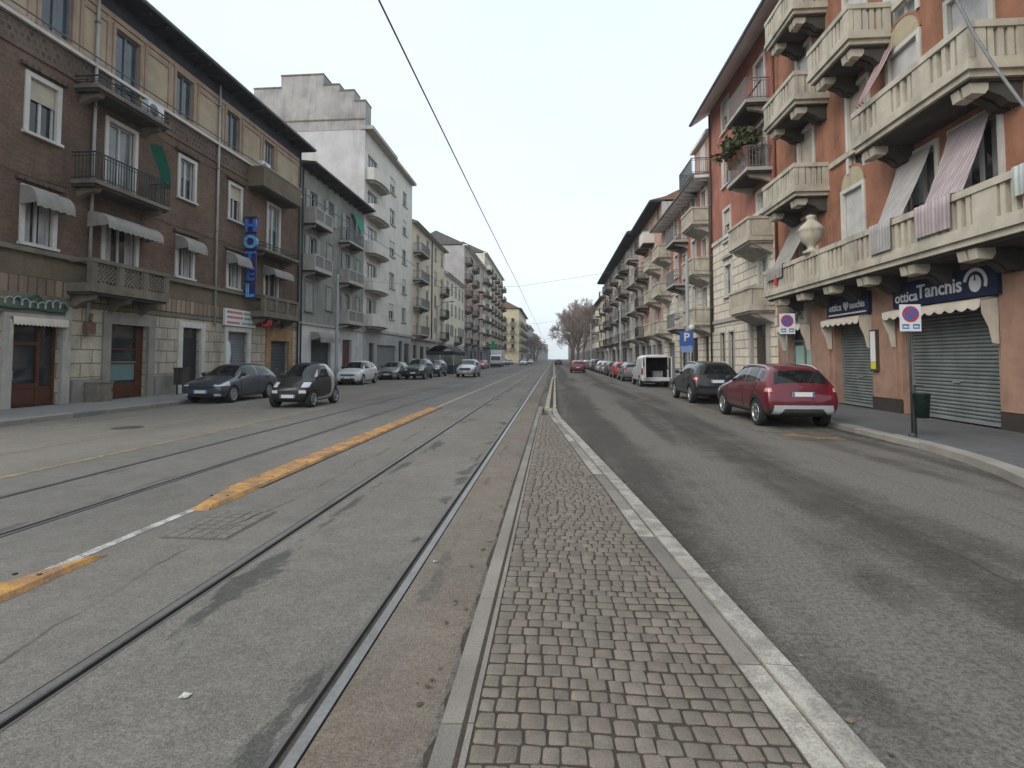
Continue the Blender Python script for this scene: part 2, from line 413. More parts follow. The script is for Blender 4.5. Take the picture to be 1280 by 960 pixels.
class CarType: pass
def make_type(name, st, wheels, R, lev, wins, ws, rw, extra, seams, plates, mirror, rails=None, handle=()):
    T = CarType(); me, L = car_shape(st, wheels, R, lev); T.L = L; T.R = R; T.wheels = wheels
    T.W = max(s[5] for s in st)
    belt = [(s[0], s[2]) for s in st]; top = [(s[0], s[3]) for s in st]; wtop = [(s[0], s[7]) for s in st]; wbe = [(s[0], s[6]) for s in st]
    def fn(x, y, z, n):
        xs = y + L / 2; ax = abs(x)
        for wx in wheels:
            d = math.hypot(xs - wx, z - R * .98)
            if d < R * 1.145 and ax > T.W - .30 and z < R * 2.2:
                if abs(d - R * 1.13) < .012 or ax < T.W - .26: return 'wheel_arch'
        if abs(n.x) > .25:
            for i, P in enumerate(wins):
                if inpoly(xs, z, P): return 'side_window'
        if n.z > .12 or n.y * (1 if xs > L / 2 else -1) > .3:
            b = interp(belt, xs); tp = interp(top, xs)
            for nm, (x0, x1, f0, f1) in (('windscreen', ws), ('rear_window', rw)):
                if x0 < xs < x1:
                    t = (xs - x0) / (x1 - x0)
                    lim = lerp(f0, f1, t)
                    if ax < lim and abs(n.x) < .72: return nm
        for k, g in extra:
            if g(xs, ax, z, n): return k
        return 'body'
    T.parts = split_shape(me, fn)
    bv = BVHTree.FromPolygons([v.co[:] for v in me.vertices], [p.vertices[:] for p in me.polygons])
    def surf(xs, z, sd):
        h = bv.ray_cast(Vector((sd * 2, xs - L / 2, z)), Vector((-sd, 0, 0)))
        return h[0] + h[1] * .002 if h[0] is not None else None
    sm = MB()
    for pl in seams:
        for sd in (-1, 1):
            pts = []
            for (a, b), (c, d) in zip(pl, pl[1:]):
                k = max(2, int(math.hypot(c - a, d - b) / .06))
                for i in range(k):
                    p = surf(lerp(a, c, i / k), lerp(b, d, i / k), sd)
                    if p is not None: pts.append(p)
            if len(pts) > 2: sm.tube(pts, .0055, M_txtdark, 4)
    T.seam = sm.mesh('door_seam') if sm.v else None
    T.handles = []
    for (xs, z) in handle:
        for sd in (-1, 1):
            p = surf(xs, z, sd)
            if p is None: continue
            h = MB(); h.box(p.x - .012, p.x + .022, p.y - .085, p.y + .085, p.z - .014, p.z + .014, M_plast); T.handles.append(h.mesh('door_handle'))
    T.plates = []
    for front, z, yo in plates:
        p = MB(); d = -1 if front else 1; h = bv.ray_cast(Vector((0, d * 5, z)), Vector((0, -d, 0))); y = (h[0].y if h[0] is not None else d * L / 2) + d * .012; p.box(-.27, .27, y - d * .06, y, z - .06, z + .06, M_plast)
        p.box(-.26, .26, y, y + d * .012, z - .055, z + .055, M_plate)
        p.box(-.255, -.215, y + d * .012, y + d * .014, z - .05, z + .05, M_plateblue); p.box(.215, .255, y + d * .012, y + d * .014, z - .05, z + .05, M_plateblue)
        T.plates.append(p.mesh('number_plate'))
    T.mirrors = []
    for sd in (-1, 1):
        p = surf(mirror[0], mirror[1], sd)
        if p is None: p = Vector((sd * T.W * .93, mirror[0] - L / 2, mirror[1]))
        h = MB(); ell(h, (p.x + sd * .10, p.y, p.z + .05), (.105, .06, .075), M_plast); h.box(p.x - sd * .02, p.x + sd * .06, p.y - .02, p.y + .02, p.z - .01, p.z + .03, M_plast)
        T.mirrors.append(h.mesh('wing_mirror'))
    T.rails = None
    if rails:
        h = MB(); z0, x0, x1, w = rails
        for sd in (-1, 1):
            pts = []
            for t in (0, .05, .12, .3, .5, .7, .88, .95, 1):
                yy_ = lerp(x0, x1, t) - L / 2; hh = bv.ray_cast(Vector((sd * w, yy_, 4)), Vector((0, 0, -1)))
                pts.append((sd * w, yy_, (hh[0].z if hh[0] is not None else z0) - .01 + .065 * min(1, min(t, 1 - t) * 8)))
            h.tube(pts, .022, M_silver, 6)
        T.rails = h.mesh('roof_rails')
    return T
def spawn(T, name, label, paintm, pm, loc, rz, group=None, scale=(1, 1, 1), rim=None, spokes=5, simple=False, cat='car'):
    """pm: part name -> material; front of the car looks along local -Y"""
    r = thing(name, label, cat, loc, rz, group); r.scale = scale
    def add(nm, me, m=None, par=r):
        if m is not None:
            me = me.copy(); me.materials.clear(); me.materials.append(m)
        return obj(nm, me, par, abs_=False)
    for k, me in T.parts:
        add(k, me, pm.get(k, paintm))
    if T.seam and not simple: add('door_seam', T.seam)
    for h in T.plates: add('number_plate', h)
    if not simple:
        for h in T.handles: add('door_handle', h)
    for h in T.mirrors: add('wing_mirror', h)
    if T.rails: add('roof_rails', T.rails)
    tm, rm = wheel_meshes(T.R, .21, spokes, rim)
    for wx in T.wheels:
        for sd in (-1, 1):
            w = obj('wheel', tm, r, abs_=False); w.location = (sd * (T.W - .125), wx - T.L / 2, T.R); w.rotation_euler = (0, 0, 0 if sd > 0 else PI)
            obj('rim', rm, w, abs_=False)
    return r
GL = {'windscreen': G_car, 'rear_window': G_car, 'side_window': G_car, 'wheel_arch': M_black, 'cladding': M_plast, 'headlight': M_headl,
      'taillight': M_tail, 'taillight_lens': M_tailw, 'skid_plate': M_silver, 'grille': M_plast, 'fog_light': M_headl, 'safety_cell': M_silver}
hatch_st = [(0, .34, .57, .66, .62, .70, .68, .56), (.07, .20, .70, .77, .77, .83, .77, .62), (.5, .17, .82, .89, .81, .87, .80, .64),
    (1.0, .17, .88, .96, .82, .88, .81, .68), (1.62, .17, .92, 1.33, .83, .88, .83, .58), (1.85, .17, .93, 1.42, .83, .88, .83, .58), (2.5, .17, .95, 1.455, .83, .88, .83, .58),
    (3.2, .17, .97, 1.42, .83, .88, .83, .57), (3.62, .19, .99, 1.35, .82, .87, .82, .54), (3.94, .24, .98, 1.02, .78, .85, .79, .62), (4.03, .30, .80, .84, .70, .77, .74, .58), (4.06, .36, .60, .64, .62, .68, .66, .5)]
def hatch_extra():
    return [('headlight', lambda x, a, z, n: .02 < x < .55 and a > .50 and .64 < z < .79 and n.z < .75),
            ('grille', lambda x, a, z, n: x < .16 and a < .48 and (.55 < z < .64 or .24 < z < .40) and n.y < -.4),
            ('fog_light', lambda x, a, z, n: x < .3 and .52 < a < .74 and .28 < z < .36 and n.y < -.3),
            ('taillight', lambda x, a, z, n: x > 3.72 and a > .56 and .76 < z < .98 and n.z < .7),
            ('cladding', lambda x, a, z, n: z < .235)]
hatch_w = [[(1.28, .965), (1.72, 1.335), (2.36, 1.375), (2.38, .985)], [(2.48, .985), (2.46, 1.375), (3.05, 1.345), (3.28, 1.20), (3.36, 1.03)]]
T_hatch = make_type('hatch', hatch_st, (.74, 3.28), .312, 4, hatch_w, (1.0, 1.72, .72, .54), (3.66, 3.92, .50, .60), hatch_extra(),
    [[(1.22, .35), (1.2, .62), (1.27, .94)], [(2.43, .30), (2.43, .96)], [(1.25, .30), (3.0, .31)], [(3.34, .98), (3.2, .70), (2.98, .42)]], [(True, .44, -.03), (False, .62, -.015)], (1.36, .98), None, ((2.2, .86), (3.12, .88)))
T_far = make_type('hatchfar', hatch_st, (.74, 3.28), .312, 2, hatch_w, (1.0, 1.72, .72, .54), (3.66, 3.92, .50, .60), hatch_extra(), [], [(True, .44, -.03), (False, .62, -.015)], (1.36, .98))
suv_st = [(0, .38, .64, .76, .58, .66, .64, .5), (.10, .27, .80, .92, .78, .85, .80, .62), (.6, .25, .95, 1.02, .84, .91, .84, .66),
    (1.12, .25, 1.02, 1.10, .85, .91, .86, .70), (1.78, .25, 1.05, 1.50, .86, .91, .87, .62), (2.02, .25, 1.06, 1.59, .86, .91, .87, .63), (2.8, .25, 1.08, 1.63, .86, .91, .87, .63),
    (3.5, .25, 1.10, 1.60, .86, .91, .87, .62), (3.92, .26, 1.12, 1.55, .85, .91, .86, .60), (4.17, .30, 1.10, 1.13, .82, .90, .84, .68), (4.27, .36, .88, .92, .79, .86, .81, .64), (4.31, .42, .66, .70, .72, .78, .75, .58)]
def suv_extra():
    W = (.86, 3.52); R = .345
    return [('headlight', lambda x, a, z, n: x < .5 and a > .52 and .72 < z < .90 and n.z < .75),
            ('grille', lambda x, a, z, n: x < .14 and a < .52 and .66 < z < .84 and n.y < -.4),
            ('taillight_lens', lambda x, a, z, n: x > 4.08 and a > .735 and .92 < z < 1.01),
            ('taillight', lambda x, a, z, n: x > 4.0 and a > .655 and .86 < z < 1.08 and n.z < .75),
            ('skid_plate', lambda x, a, z, n: x > 4.15 and n.y > .2 and ((.50 < z < .59 and a < .66) or (.36 < z < .59 and .58 < a + (z - .36) * .9 and a < .70 + (.59 - z) * .2))),
            ('cladding', lambda x, a, z, n: z < .40 or (x > 4.1 and z < .52) or (a > .62 and min(math.hypot(x - w, z - R) for w in W) < R * 1.13 + .085))]
suv_w = [[(1.42, 1.095), (1.86, 1.475), (2.58, 1.525), (2.60, 1.12)], [(2.70, 1.12), (2.68, 1.525), (3.33, 1.49), (3.46, 1.15)], [(3.54, 1.18), (3.46, 1.45), (3.70, 1.42), (3.84, 1.21)]]
T_suv = make_type('suv', suv_st, (.86, 3.52), .345, 4, suv_w, (1.12, 1.88, .76, .58), (3.93, 4.16, .555, .66), suv_extra(),
    [[(1.30, .42), (1.28, .75), (1.38, 1.07)], [(2.65, .42), (2.65, 1.1)], [(3.5, 1.12), (3.42, .9), (3.2, .62)], [(1.32, .56), (3.1, .57)]], [(True, .52, -.03), (False, .86, -.005)], (1.5, 1.12), (1.615, 1.85, 3.75, .60), ((2.42, .99), (3.28, 1.02)))
mic_st = [(0, .32, .52, .60, .42, .50, .48, .38), (.07, .20, .68, .76, .60, .67, .60, .46), (.34, .17, .84, .93, .69, .74, .65, .52),
    (.60, .17, .92, 1.03, .71, .755, .68, .58), (1.12, .17, .97, 1.42, .72, .755, .69, .53), (1.35, .17, .98, 1.52, .72, .755, .69, .54), (1.75, .17, 1.0, 1.545, .72, .755, .69, .54),
    (2.12, .2, 1.02, 1.49, .72, .75, .68, .51), (2.36, .25, 1.02, 1.06, .70, .73, .67, .56), (2.47, .3, .82, .86, .63, .67, .63, .5), (2.5, .36, .6, .64, .56, .61, .57, .45)]
def mic_extra():
    return [('headlight', lambda x, a, z, n: x < .42 and .42 < a < .64 and .70 < z < .86 and n.z < .9),
            ('fog_light', lambda x, a, z, n: x < .2 and .38 < a < .60 and .50 < z < .60 and n.y < -.25),
            ('grille', lambda x, a, z, n: x < .2 and a < .36 and .44 < z < .58 and n.y < -.3),
            ('taillight', lambda x, a, z, n: x > 2.2 and a > .48 and .72 < z < .95),
            ('safety_cell', lambda x, a, z, n: a > .42 and n.z < .93 and ((z > 1.03 and a > .47 and x > .75) or (1.72 + (z - .4) * .25 < x < 1.98 + (z - .4) * .32 and z > .40) or (.75 < x < 2.0 and .25 < z < .34 + max(0, x - 1.2) * .12))),
            ('cladding', lambda x, a, z, n: z < .24)]
mic_w = [[(.86, 1.0), (1.20, 1.425), (1.68, 1.45), (1.72, 1.02)]]
T_mic = make_type('micro', mic_st, (.42, 2.22), .288, 4, mic_w, (.60, 1.22, .60, .49), (2.13, 2.34, .46, .54), mic_extra(),
    [[(.80, .34), (.78, .6), (.84, .96)], [(1.74, .42), (1.80, .8), (1.76, 1.0)], [(.80, .34), (1.7, .35)]], [(True, .40, -.02), (False, .62, -.02)], (.98, 1.03), None, ((1.58, .86),))
van_st = [(0, .32, .60, .70, .58, .68, .64, .5), (.1, .24, .80, .90, .8, .86, .8, .62), (.5, .22, .95, 1.05, .86, .90, .84, .66), (.9, .22, 1.02, 1.14, .86, .90, .85, .72),
    (1.5, .22, 1.08, 1.68, .87, .90, .87, .74), (1.75, .22, 1.10, 1.80, .87, .90, .88, .76), (2.6, .22, 1.12, 1.86, .87, .90, .88, .77), (3.9, .22, 1.12, 1.86, .87, .90, .88, .77), (4.3, .23, 1.12, 1.85, .87, .90, .88, .77), (4.38, .25, 1.10, 1.83, .86, .89, .87, .75), (4.4, .28, 1.08, 1.80, .84, .87, .85, .73)]
van_extra = [('headlight', lambda x, a, z, n: x < .5 and a > .52 and .72 < z < .9 and n.z < .75),
    (None, lambda x, a, z, n: x > 4.33 and n.y > .5 and a < .70 and .56 < z < 1.70),
    ('taillight', lambda x, a, z, n: x > 4.3 and a > .76 and .7 < z < 1.1),
    ('cladding', lambda x, a, z, n: z < .36)]
van_w = [[(1.15, 1.12), (1.52, 1.60), (2.1, 1.66), (2.12, 1.14)]]
T_van = make_type('van', van_st, (.85, 3.55), .32, 3, van_w, (.92, 1.56, .76, .68), (9, 10, 0, 0), van_extra, [[(2.2, .4), (2.2, 1.7)], [(3.3, .4), (3.3, 1.7)]], [(True, .5, -.03)], (1.3, 1.14))
# ---------------------------------------------------------------- ground, road, rails
XL, XR = -16.85, 9.83
YN, YF = -14.0, 620.0
mb = MB(); mb.face([(-900, -300, -.30), (900, -300, -.30), (900, 1500, -.30), (-900, 1500, -.30)], M_ground); mb.build('ground', kind='structure')
RAILS = ((-6.69, 1), (-5.215, -1), (-2.575, 1), (-1.105, -1))   # centre of head, side of the groove
mb = MB()
def strip(x0, x1, m, z=0.0, y0=YN, y1=YF):
    ys = [y0] + [y for y in (-2, 2, 6, 12, 20, 40, 80, 160, 320) if y0 < y < y1] + [y1]
    for a, b in zip(ys, ys[1:]): mb.face([(x0, a, z), (x1, a, z), (x1, b, z), (x0, b, z)], m)
def rail_span(i):
    x, g = RAILS[i]
    return (x - .046, x + .092) if g > 0 else (x - .092, x + .046)
sp = [rail_span(i) for i in range(4)]
strip(-13.50, -7.72, M_road_left); strip(-7.72, sp[0][0], M_track2); strip(sp[0][1], sp[1][0], M_track2); strip(sp[1][1], -4.55, M_track2)
strip(-4.55, sp[2][0], M_road_mid); strip(sp[2][1], sp[3][0], M_track); strip(sp[3][1], -.555, M_brown)
strip(-.555, 6.80, M_road_right)
mb.build('road', kind='structure')
mb = MB(); strip(XL - .6, -13.95, M_walk_left, .12); mb.build('sidewalk', kind='structure')
mb = MB(); strip(7.0, XR + .6, M_walk, .12, 8.9); strip(7.0, XR + .6, M_walk, .12, YN, 8.9)
mb.build('sidewalk', kind='structure')
# lines and painted marks: sheets a few mm up
mb = MB()
strip(-7.80, -7.68, M_line_y, .004, -6, 300); mb.build('lane_line', kind='structure')
mb = MB(); strip(-4.05, -3.95, M_line_w, .004, 1.0, 260); mb.build('lane_line', kind='structure')
mb = MB()
M_line_f = worn_paint('line_faint', (.36, .25, .09), (.10, .092, .08), .50, .74, 3)
for (x0, y0, x1, y1, w) in ((4.75, 12.4, 6.4, 12.25, .13), (4.72, 12.4, 4.9, 18.6, .11), (4.75, 11.3, 6.2, 11.1, .10), (4.8, 18.7, 6.4, 18.6, .12), (4.9, 24.5, 6.5, 24.4, .12)):
    d = Vector((x1 - x0, y1 - y0, 0)).normalized(); n = Vector((-d.y, d.x, 0)) * w / 2
    a, b = Vector((x0, y0, .004)), Vector((x1, y1, .004)); mb.face([a - n, b - n, b + n, a + n], M_line_f)
mb.build('parking_line', kind='structure')
mb = MB()   # worn orange hatch behind the red car
mb.face([(4.85, 11.5, .005), (6.0, 11.25, .005), (6.15, 12.1, .005), (4.95, 12.2, .005)], worn_paint('bay_orange', (.33, .19, .07), (.085, .077, .067), .47, .70, 2.2)); mb.build('parking_line', kind='structure')
# kerbs
def kerb_run(name, x0, x1, z, segs, m, ymin, ymax, rnd, tilt=0):
    b = MB(); y = ymin
    while y < ymax:
        l = segs * R_.uniform(.85, 1.15); dz = R_.uniform(-.008, .008) if y < 60 else 0; dx = R_.uniform(-.008, .008) if y < 60 else 0
        e = .018; ya, yb = y, y + l - .012
        pts = [(x0 + dx, ya, -.1), (x1 + dx, ya, -.1), (x1 + dx, ya, z + dz - e), (x1 + dx - e if x1 > x0 else x1 + dx + e, ya, z + dz), (x0 + dx, ya, z + dz)]
        b.prism(pts, (0, yb - ya, 0), m if R_.random() > .25 else M_kerb_d); y += l
        if y > 80: segs = 4
    b.build(name, kind='structure')
kerb_run('kerb', -13.95, -13.68, .125, 1.1, M_kerb, -12, 400, 1)
kerb_run('kerb', 7.03, 6.76, .125, 1.05, M_kerb, 10.31, 400, 1)
b = MB()   # kerb of the pavement nose beside the camera
Po = [(6.76, 10.3), (6.67, 9.5), (6.54, 8.8), (6.36, 8.1), (6.14, 7.5), (5.98, 7.0), (5.90, 6.4), (5.86, 5.4), (5.84, 4.0)]; Pi = [(7.03, 10.3), (6.94, 9.47), (6.80, 8.72), (6.61, 7.98), (6.39, 7.40), (6.24, 6.93), (6.17, 6.37), (6.13, 5.4), (6.11, 4.0)]
for (o0, o1, i0, i1) in zip(Po, Po[1:], Pi, Pi[1:]):
    b.prism([(*o0, -.1), (*o1, -.1), (*i1, -.1), (*i0, -.1)], (0, 0, .226), M_kerb)
b.build('kerb', kind='structure')
mb = MB(); mb.face([(x, y, .121) for x, y in Pi] + [(7.02, 4.0, .121), (7.02, 10.2, .121)], M_walk); mb.build('sidewalk', kind='structure')
# tram rails
M_gdirt = mat('groove_dirt', (.105, .092, .078), .95, .3, 7, .2, 50)
for i, (x, g) in enumerate(RAILS):
    b = MB(); pr = [(-.046, -.010), (-.036, -.010), (-.034, .003), (.022, .005), (.028, -.004), (.030, -.026), (.066, -.024), (.070, .0), (.092, .002), (.092, -.06)]
    ys = [YN, 3, 8, 20, 60, 200, YF]
    for (a, c) in zip(ys, ys[1:]):
        for k in range(len(pr) - 1):
            (p, q), (r, s_) = pr[k], pr[k + 1]
            m = (M_steel if i > 1 else M_steel_f) if k in (2, 3) else M_gdirt if k == 5 else M_steel_f if k == 7 else M_steel_d
            pts = [(x + g * p, a, q), (x + g * r, a, s_), (x + g * r, c, s_), (x + g * p, c, q)]
            b.face(pts if g < 0 else pts[::-1], m)
    lab = ('outermost tram rail of the far track, nearest the yellow edge line', 'inner tram rail of the far track, beside the raised yellow dividers',
           'shiny grooved tram rail just right of the raised yellow dividers', 'worn grooved tram rail closest to the cobbled traffic island')[i]
    b.build('tram_rail', label=lab, cat='rail', group='grooved tram rails in the road')
# yellow rubber lane dividers
def divider(y0, y1, label, taper0, taper1):
    r = thing('lane_divider', label, 'lane divider', (-4.0, (y0 + y1) / 2, 0), 0, 'raised yellow rubber lane dividers')
    n = max(1, round((y1 - y0) / 1.05)); L = (y1 - y0) / n
    for k in range(n):
        b = MB(); a = y0 + k * L; c = a + L - .02; w0 = .20; h = .038; rr = random.Random(k + int(y0 * 10))
        j = lambda: rr.uniform(-.012, .012)
        A = a; B = c; xa0, xa1 = -.2 + j(), .2 + j(); xb0, xb1 = -.2 + j(), .2 + j()
        if k == 0 and taper0: xa0, xa1 = -.02, .2
        if k == n - 1 and taper1: xb0, xb1 = .12, .2
        e = .035
        low = [(xa0, A), (xa1, A), (xb1, B), (xb0, B)]
        up = [(xa0 + e, A + (.12 if k == 0 else .0)), (xa1 - e, A + (.12 if k == 0 else 0)), (xb1 - e, B - (.12 if k == n - 1 else 0)), (xb0 + e, B - (.12 if k == n - 1 else 0))]
        V = [(p, q - r.location.y, .002) for p, q in low] + [(p, q - r.location.y, h) for p, q in up]
        i = len(b.v); b.v += V
        for f in ((4, 5, 6, 7), (0, 1, 5, 4), (1, 2, 6, 5), (2, 3, 7, 6), (3, 0, 4, 7)):
            b.f.append(f); b.fm.append(b.mi(M_rub_y)); b.sm.append(False)
        for q in (-.1, .1):
            b.tube([(q, (a + c) / 2 - r.location.y, h - .005), (q, (a + c) / 2 - r.location.y, h + .004)], .018, M_txtdark, 8)
        fx = .225
        if not ((k == 0 and taper0) or (k == n - 1 and taper1)): b.box(-fx, fx, A - r.location.y + .01, B - r.location.y - .01, .001, .010, M_steel_d)
        b.build('divider_segment', r, abs_=False)
divider(2.2, 4.25, 'short chipped yellow rubber divider with a pointed end, closest to the camera', False, True)
divider(5.52, 17.6, 'long row of scuffed yellow rubber divider blocks starting by the drain grate', True, False)
# patched grate / manhole in the left track lane
r = thing('drain_cover', 'rectangular patch of worn setts framing a drain cover beside the yellow divider', 'drain cover', (-3.35, 5.1, 0))
b = MB(); b.box(-.33, .33, -.44, .44, .001, .004, mat('drain_frame', (.105, .097, .087), .9, .2, 6))
b.build('frame', r, abs_=False)
b = MB()
for i in range(5):
    for j in range(7):
        x, y = -.30 + i * .122, -.41 + j * .118
        if R_.random() < .94: b.box(x + R_.uniform(-.004, .004), x + .111, y + R_.uniform(-.004, .004), y + .105, .003, .009 + R_.uniform(0, .004), M_road_mid)
b.build('cover', r, abs_=False)
for (x, y, w, lab) in ((-10.3, 11.9, .33, 'round iron manhole cover in the left lane before the small black car'), (-12.0, 9.7, .30, 'worn round manhole cover in the asphalt before the brown wooden door')):
    r = thing('manhole_cover', lab, 'manhole cover', (x, y, 0), 0, 'round manhole covers in the left lane')
    b = MB(); b.lathe([(.001, .006), (w - .06, .006), (w - .055, .003)], mat('cast_iron', (.09, .085, .08), .6, .2, 8, metal=.4), 'z', 28); b.build('lid', r, abs_=False)
    b = MB(); b.lathe([(w - .05, .003), (w - .045, .008), (w, .008), (w + .01, .001)], MATS['cast_iron'], 'z', 28); b.build('rim', r, abs_=False)
# ---------------------------------------------------------------- cobbled traffic island
XE = [(-6, 1.34), (0.5, 1.32), (2.03, 1.29), (2.78, 1.235), (3.82, 1.14), (4.26, 1.10), (5.3, 1.02), (6.5, .91), (8, .77), (9.6, .62), (11.6, .43), (13.7, .22), (15.2, .13), (16.8, .09), (18.5, .08)]
XI = [(-6, 1.02), (0.5, 1.01), (2.03, 1.0), (2.64, .955), (3.82, .85), (5, .73), (6.5, .61), (8.1, .45), (10, .28), (12, .10), (14, -.08), (15, -.18)]
ZI = .10
def xe(y): return interp(XE, y)
def xi(y): return interp(XI, y)
b = MB(); ys = [-5 + .5 * i for i in range(0, 41)]
for y0, y1 in zip(ys, ys[1:]):
    b.face([(-.40, y0, ZI - .0050), (max(-.35, xi(y0) + .05), y0, ZI - .0050), (max(-.35, xi(y1) + .05), y1, ZI - .0050), (-.40, y1, ZI - .0050)], M_mortar)
# setts: rows across the island, each stone with jittered corners and a rounded top
rr = random.Random(11)
y = -3.0
while y < 14.6:
    d = rr.uniform(.080, .104); x = -.345 + rr.uniform(-.004, .004); xr = xi(y + d / 2) - .006
    wob = rr.uniform(-.003, .003)
    while x < xr - .03:
        w = rr.uniform(.072, .112)
        if xr - (x + w) < .05: w = xr - x
        w = min(w, .14)
        g = .0042; j = lambda k=.0045: rr.uniform(-k, k)
        yc = wob + .012 * math.sin(x * 5 + y * .7)
        gy = .0062; c = [(x + g + j(), y + gy + yc + j()), (x + w - g + j(), y + gy + yc + j()), (x + w - g + j(), y + d - gy + yc + j()), (x + g + j(), y + d - gy + yc + j())]
        z = ZI + rr.uniform(-.003, .003); m = rr.choice(STONES); k = b.mi(m); i0 = len(b.v)
        cx = sum(p[0] for p in c) / 4; cy = sum(p[1] for p in c) / 4
        tz = [z + j(.0018) for _ in range(4)]
        def ring(f, dz, cut):
            o = []
            for q in range(4):
                (ax, ay), (bx, by), (px, py) = c[q], c[(q + 1) % 4], c[q - 1]
                for (tx, ty) in ((px, py), (bx, by)):
                    vx, vy = ax + (tx - ax) * cut, ay + (ty - ay) * cut
                    o.append((cx + (vx - cx) * f, cy + (vy - cy) * f, tz[q] + dz))
            return o
        rs = [ring(1.0, -.04, .05), ring(.996, -.006, .07), ring(.962, -.0017, .10), ring(.88, .0005, .13)]
        for q in rs: b.v += q
        for a in range(3):
            for q in range(8):
                q2 = (q + 1) % 8
                b.f.append((i0 + a * 8 + q, i0 + a * 8 + q2, i0 + (a + 1) * 8 + q2, i0 + (a + 1) * 8 + q)); b.fm.append(k); b.sm.append(True)
        b.f.append(tuple(i0 + 24 + q for q in range(8))); b.fm.append(k); b.sm.append(True)
        x += w
    y += d
b.build('cobblestone_pavement', kind='structure')
# island kerbs
b = MB()
y = -5.0
while y < 17.2:                      # flat left kerb in long slabs plus a thin edging strip
    l = rr.uniform(1.0, 1.35); q = min(y + l - .008, 17.3); t = max(0, (y - 13) / 4)
    b.prism([(-.50, y, -.02), (-.35 - .05 * 0, y, -.02), (-.385, y, ZI - .005), (-.495, y, ZI - .012)], (0, q - y, 0), M_kerb_i if rr.random() > .3 else M_kerb_i2)
    b.prism([(-.378, y, 0), (-.348, y, 0), (-.350, y, ZI - .001), (-.376, y, ZI - .001)], (0, q - y, 0), M_kerb_i)
    y += l
b.build('kerb', kind='structure')
b = MB()
y = -5.0; cyc = 0
while y < 16.6:
    l = rr.uniform(.75, 1.05); n = 4; q = min(y + l, 16.8)
    for s_ in range(n):
        a = lerp(y, q, s_ / n); c = lerp(y, q, (s_ + 1) / n) - (.010 if s_ == n - 1 else 0)
        i0, i1, o0, o1 = xi(a), xi(c), xe(a), xe(c)
        i0 = min(i0, o0 - .26); i1 = min(i1, o1 - .26)
        m0, m1 = lerp(i0, o0, .47), lerp(i1, o1, .47)
        e = .022
        def hexa(xa0, xa1, xb0, xb1, z0, z1, m):
            ii = len(b.v); b.v += [(xa0, a, -.06), (xa1, a, -.06), (xb1, c, -.06), (xb0, c, -.06), (xa0 + .003, a, z0), (xa1 - e * .4, a, z1), (xb1 - e * .4, c, z1), (xb0 + .003, c, z0)]
            for f in ((4, 5, 6, 7), (0, 1, 5, 4), (1, 2, 6, 5), (2, 3, 7, 6), (3, 0, 4, 7)):
                b.f.append(tuple(ii + k for k in f)); b.fm.append(b.mi(m)); b.sm.append(False)
        if y > -2:
            inner = (M_kerb_i2, M_kerb_w, M_kerb_i, M_kerb_i2, M_kerb_w, M_kerb_i)[cyc % 6]
        else: inner = M_kerb
        hexa(i0, m0 - .006, i1, m1 - .006, ZI + .003, ZI + .004, inner)
        hexa(m0, o0, m1, o1, ZI + .012, ZI + .006, M_kerb_w)
    cyc += 1; y += l
for x0, x1, x2, x3 in ((-.30, -.13, -.14, -.02), (-.03, .09, .03, .14)):          # narrow yellow kerbs of the island's tail
    y = 16.6
    while y < 44:
        q = min(y + 1.0, 44); t0, t1 = (y - 16.6) / 27.4, (q - 16.6) / 27.4
        A = (lerp(x0, x2, t0), lerp(x1, x3, t0)); B_ = (lerp(x0, x2, t1), lerp(x1, x3, t1))
        ii = len(b.v); b.v += [(A[0], y, 0), (A[1], y, 0), (B_[1], q - .012, 0), (B_[0], q - .012, 0), (A[0] + .015, y, .12), (A[1] - .015, y, .12), (B_[1] - .015, q - .012, .12), (B_[0] + .015, q - .012, .12)]
        for f in ((4, 5, 6, 7), (0, 1, 5, 4), (1, 2, 6, 5), (2, 3, 7, 6), (3, 0, 4, 7)):
            b.f.append(tuple(ii + k for k in f)); b.fm.append(b.mi(M_kerb_y)); b.sm.append(False)
        y += 1.0
b.build('kerb', kind='structure')
mb = MB(); strip(-.05, .03, M_line_w, .005, 44, 200); strip(.10, .18, M_line_w, .005, 44, 200); mb.build('lane_line', kind='structure')
# dirt filled gutter joint along the flat kerb
mb = MB(); dm = mat('gutter_dirt', (.055, .046, .036), .95, .35, 9, .2, 60); y = -4.0; rg = random.Random(4); pw = (.03, .01)
while y < 17:
    nw = (rg.uniform(.012, .055), rg.uniform(.0, .012)); q = y + .12
    mb.face([(-.502 - pw[0], y, .004), (-.502 + pw[1], y, .006), (-.502 + nw[1], q, .006), (-.502 - nw[0], q, .004)], dm); pw = nw; y = q
mb.build('gutter_dirt', kind='stuff')
mb = MB(); lm = [mat('dead_leaf_%d' % i, c, .9, .3, 9) for i, c in enumerate(((.16, .10, .05), (.10, .07, .04), (.22, .17, .10)))]
for i in range(420):      # dead leaves and grit swept against the kerbs
    k = rg.random()
    if k < .45: x, y = 6.74 - abs(rg.gauss(0, .16)), rg.uniform(8.6, 40)
    elif k < .7: y = rg.uniform(2, 17); x = xe(y) + abs(rg.gauss(0, .10)) + .02
    elif k < .85: x, y = -.56 - abs(rg.gauss(0, .15)), rg.uniform(2, 15)
    else: x, y = -13.64 + abs(rg.gauss(0, .2)), rg.uniform(9, 34)
    a = rg.uniform(0, 6.3); s_ = rg.uniform(.010, .030); u = Vector((math.cos(a) * s_, math.sin(a) * s_, rg.uniform(-.2, .2) * s_)); v = Vector((-u.y * .6, u.x * .6, rg.uniform(-.2, .3) * s_)); c = Vector((x, y, .010))
    mb.face([c - u, c + v, c + u, c - v], rg.choice(lm))
mb.build('leaf_litter', kind='stuff')
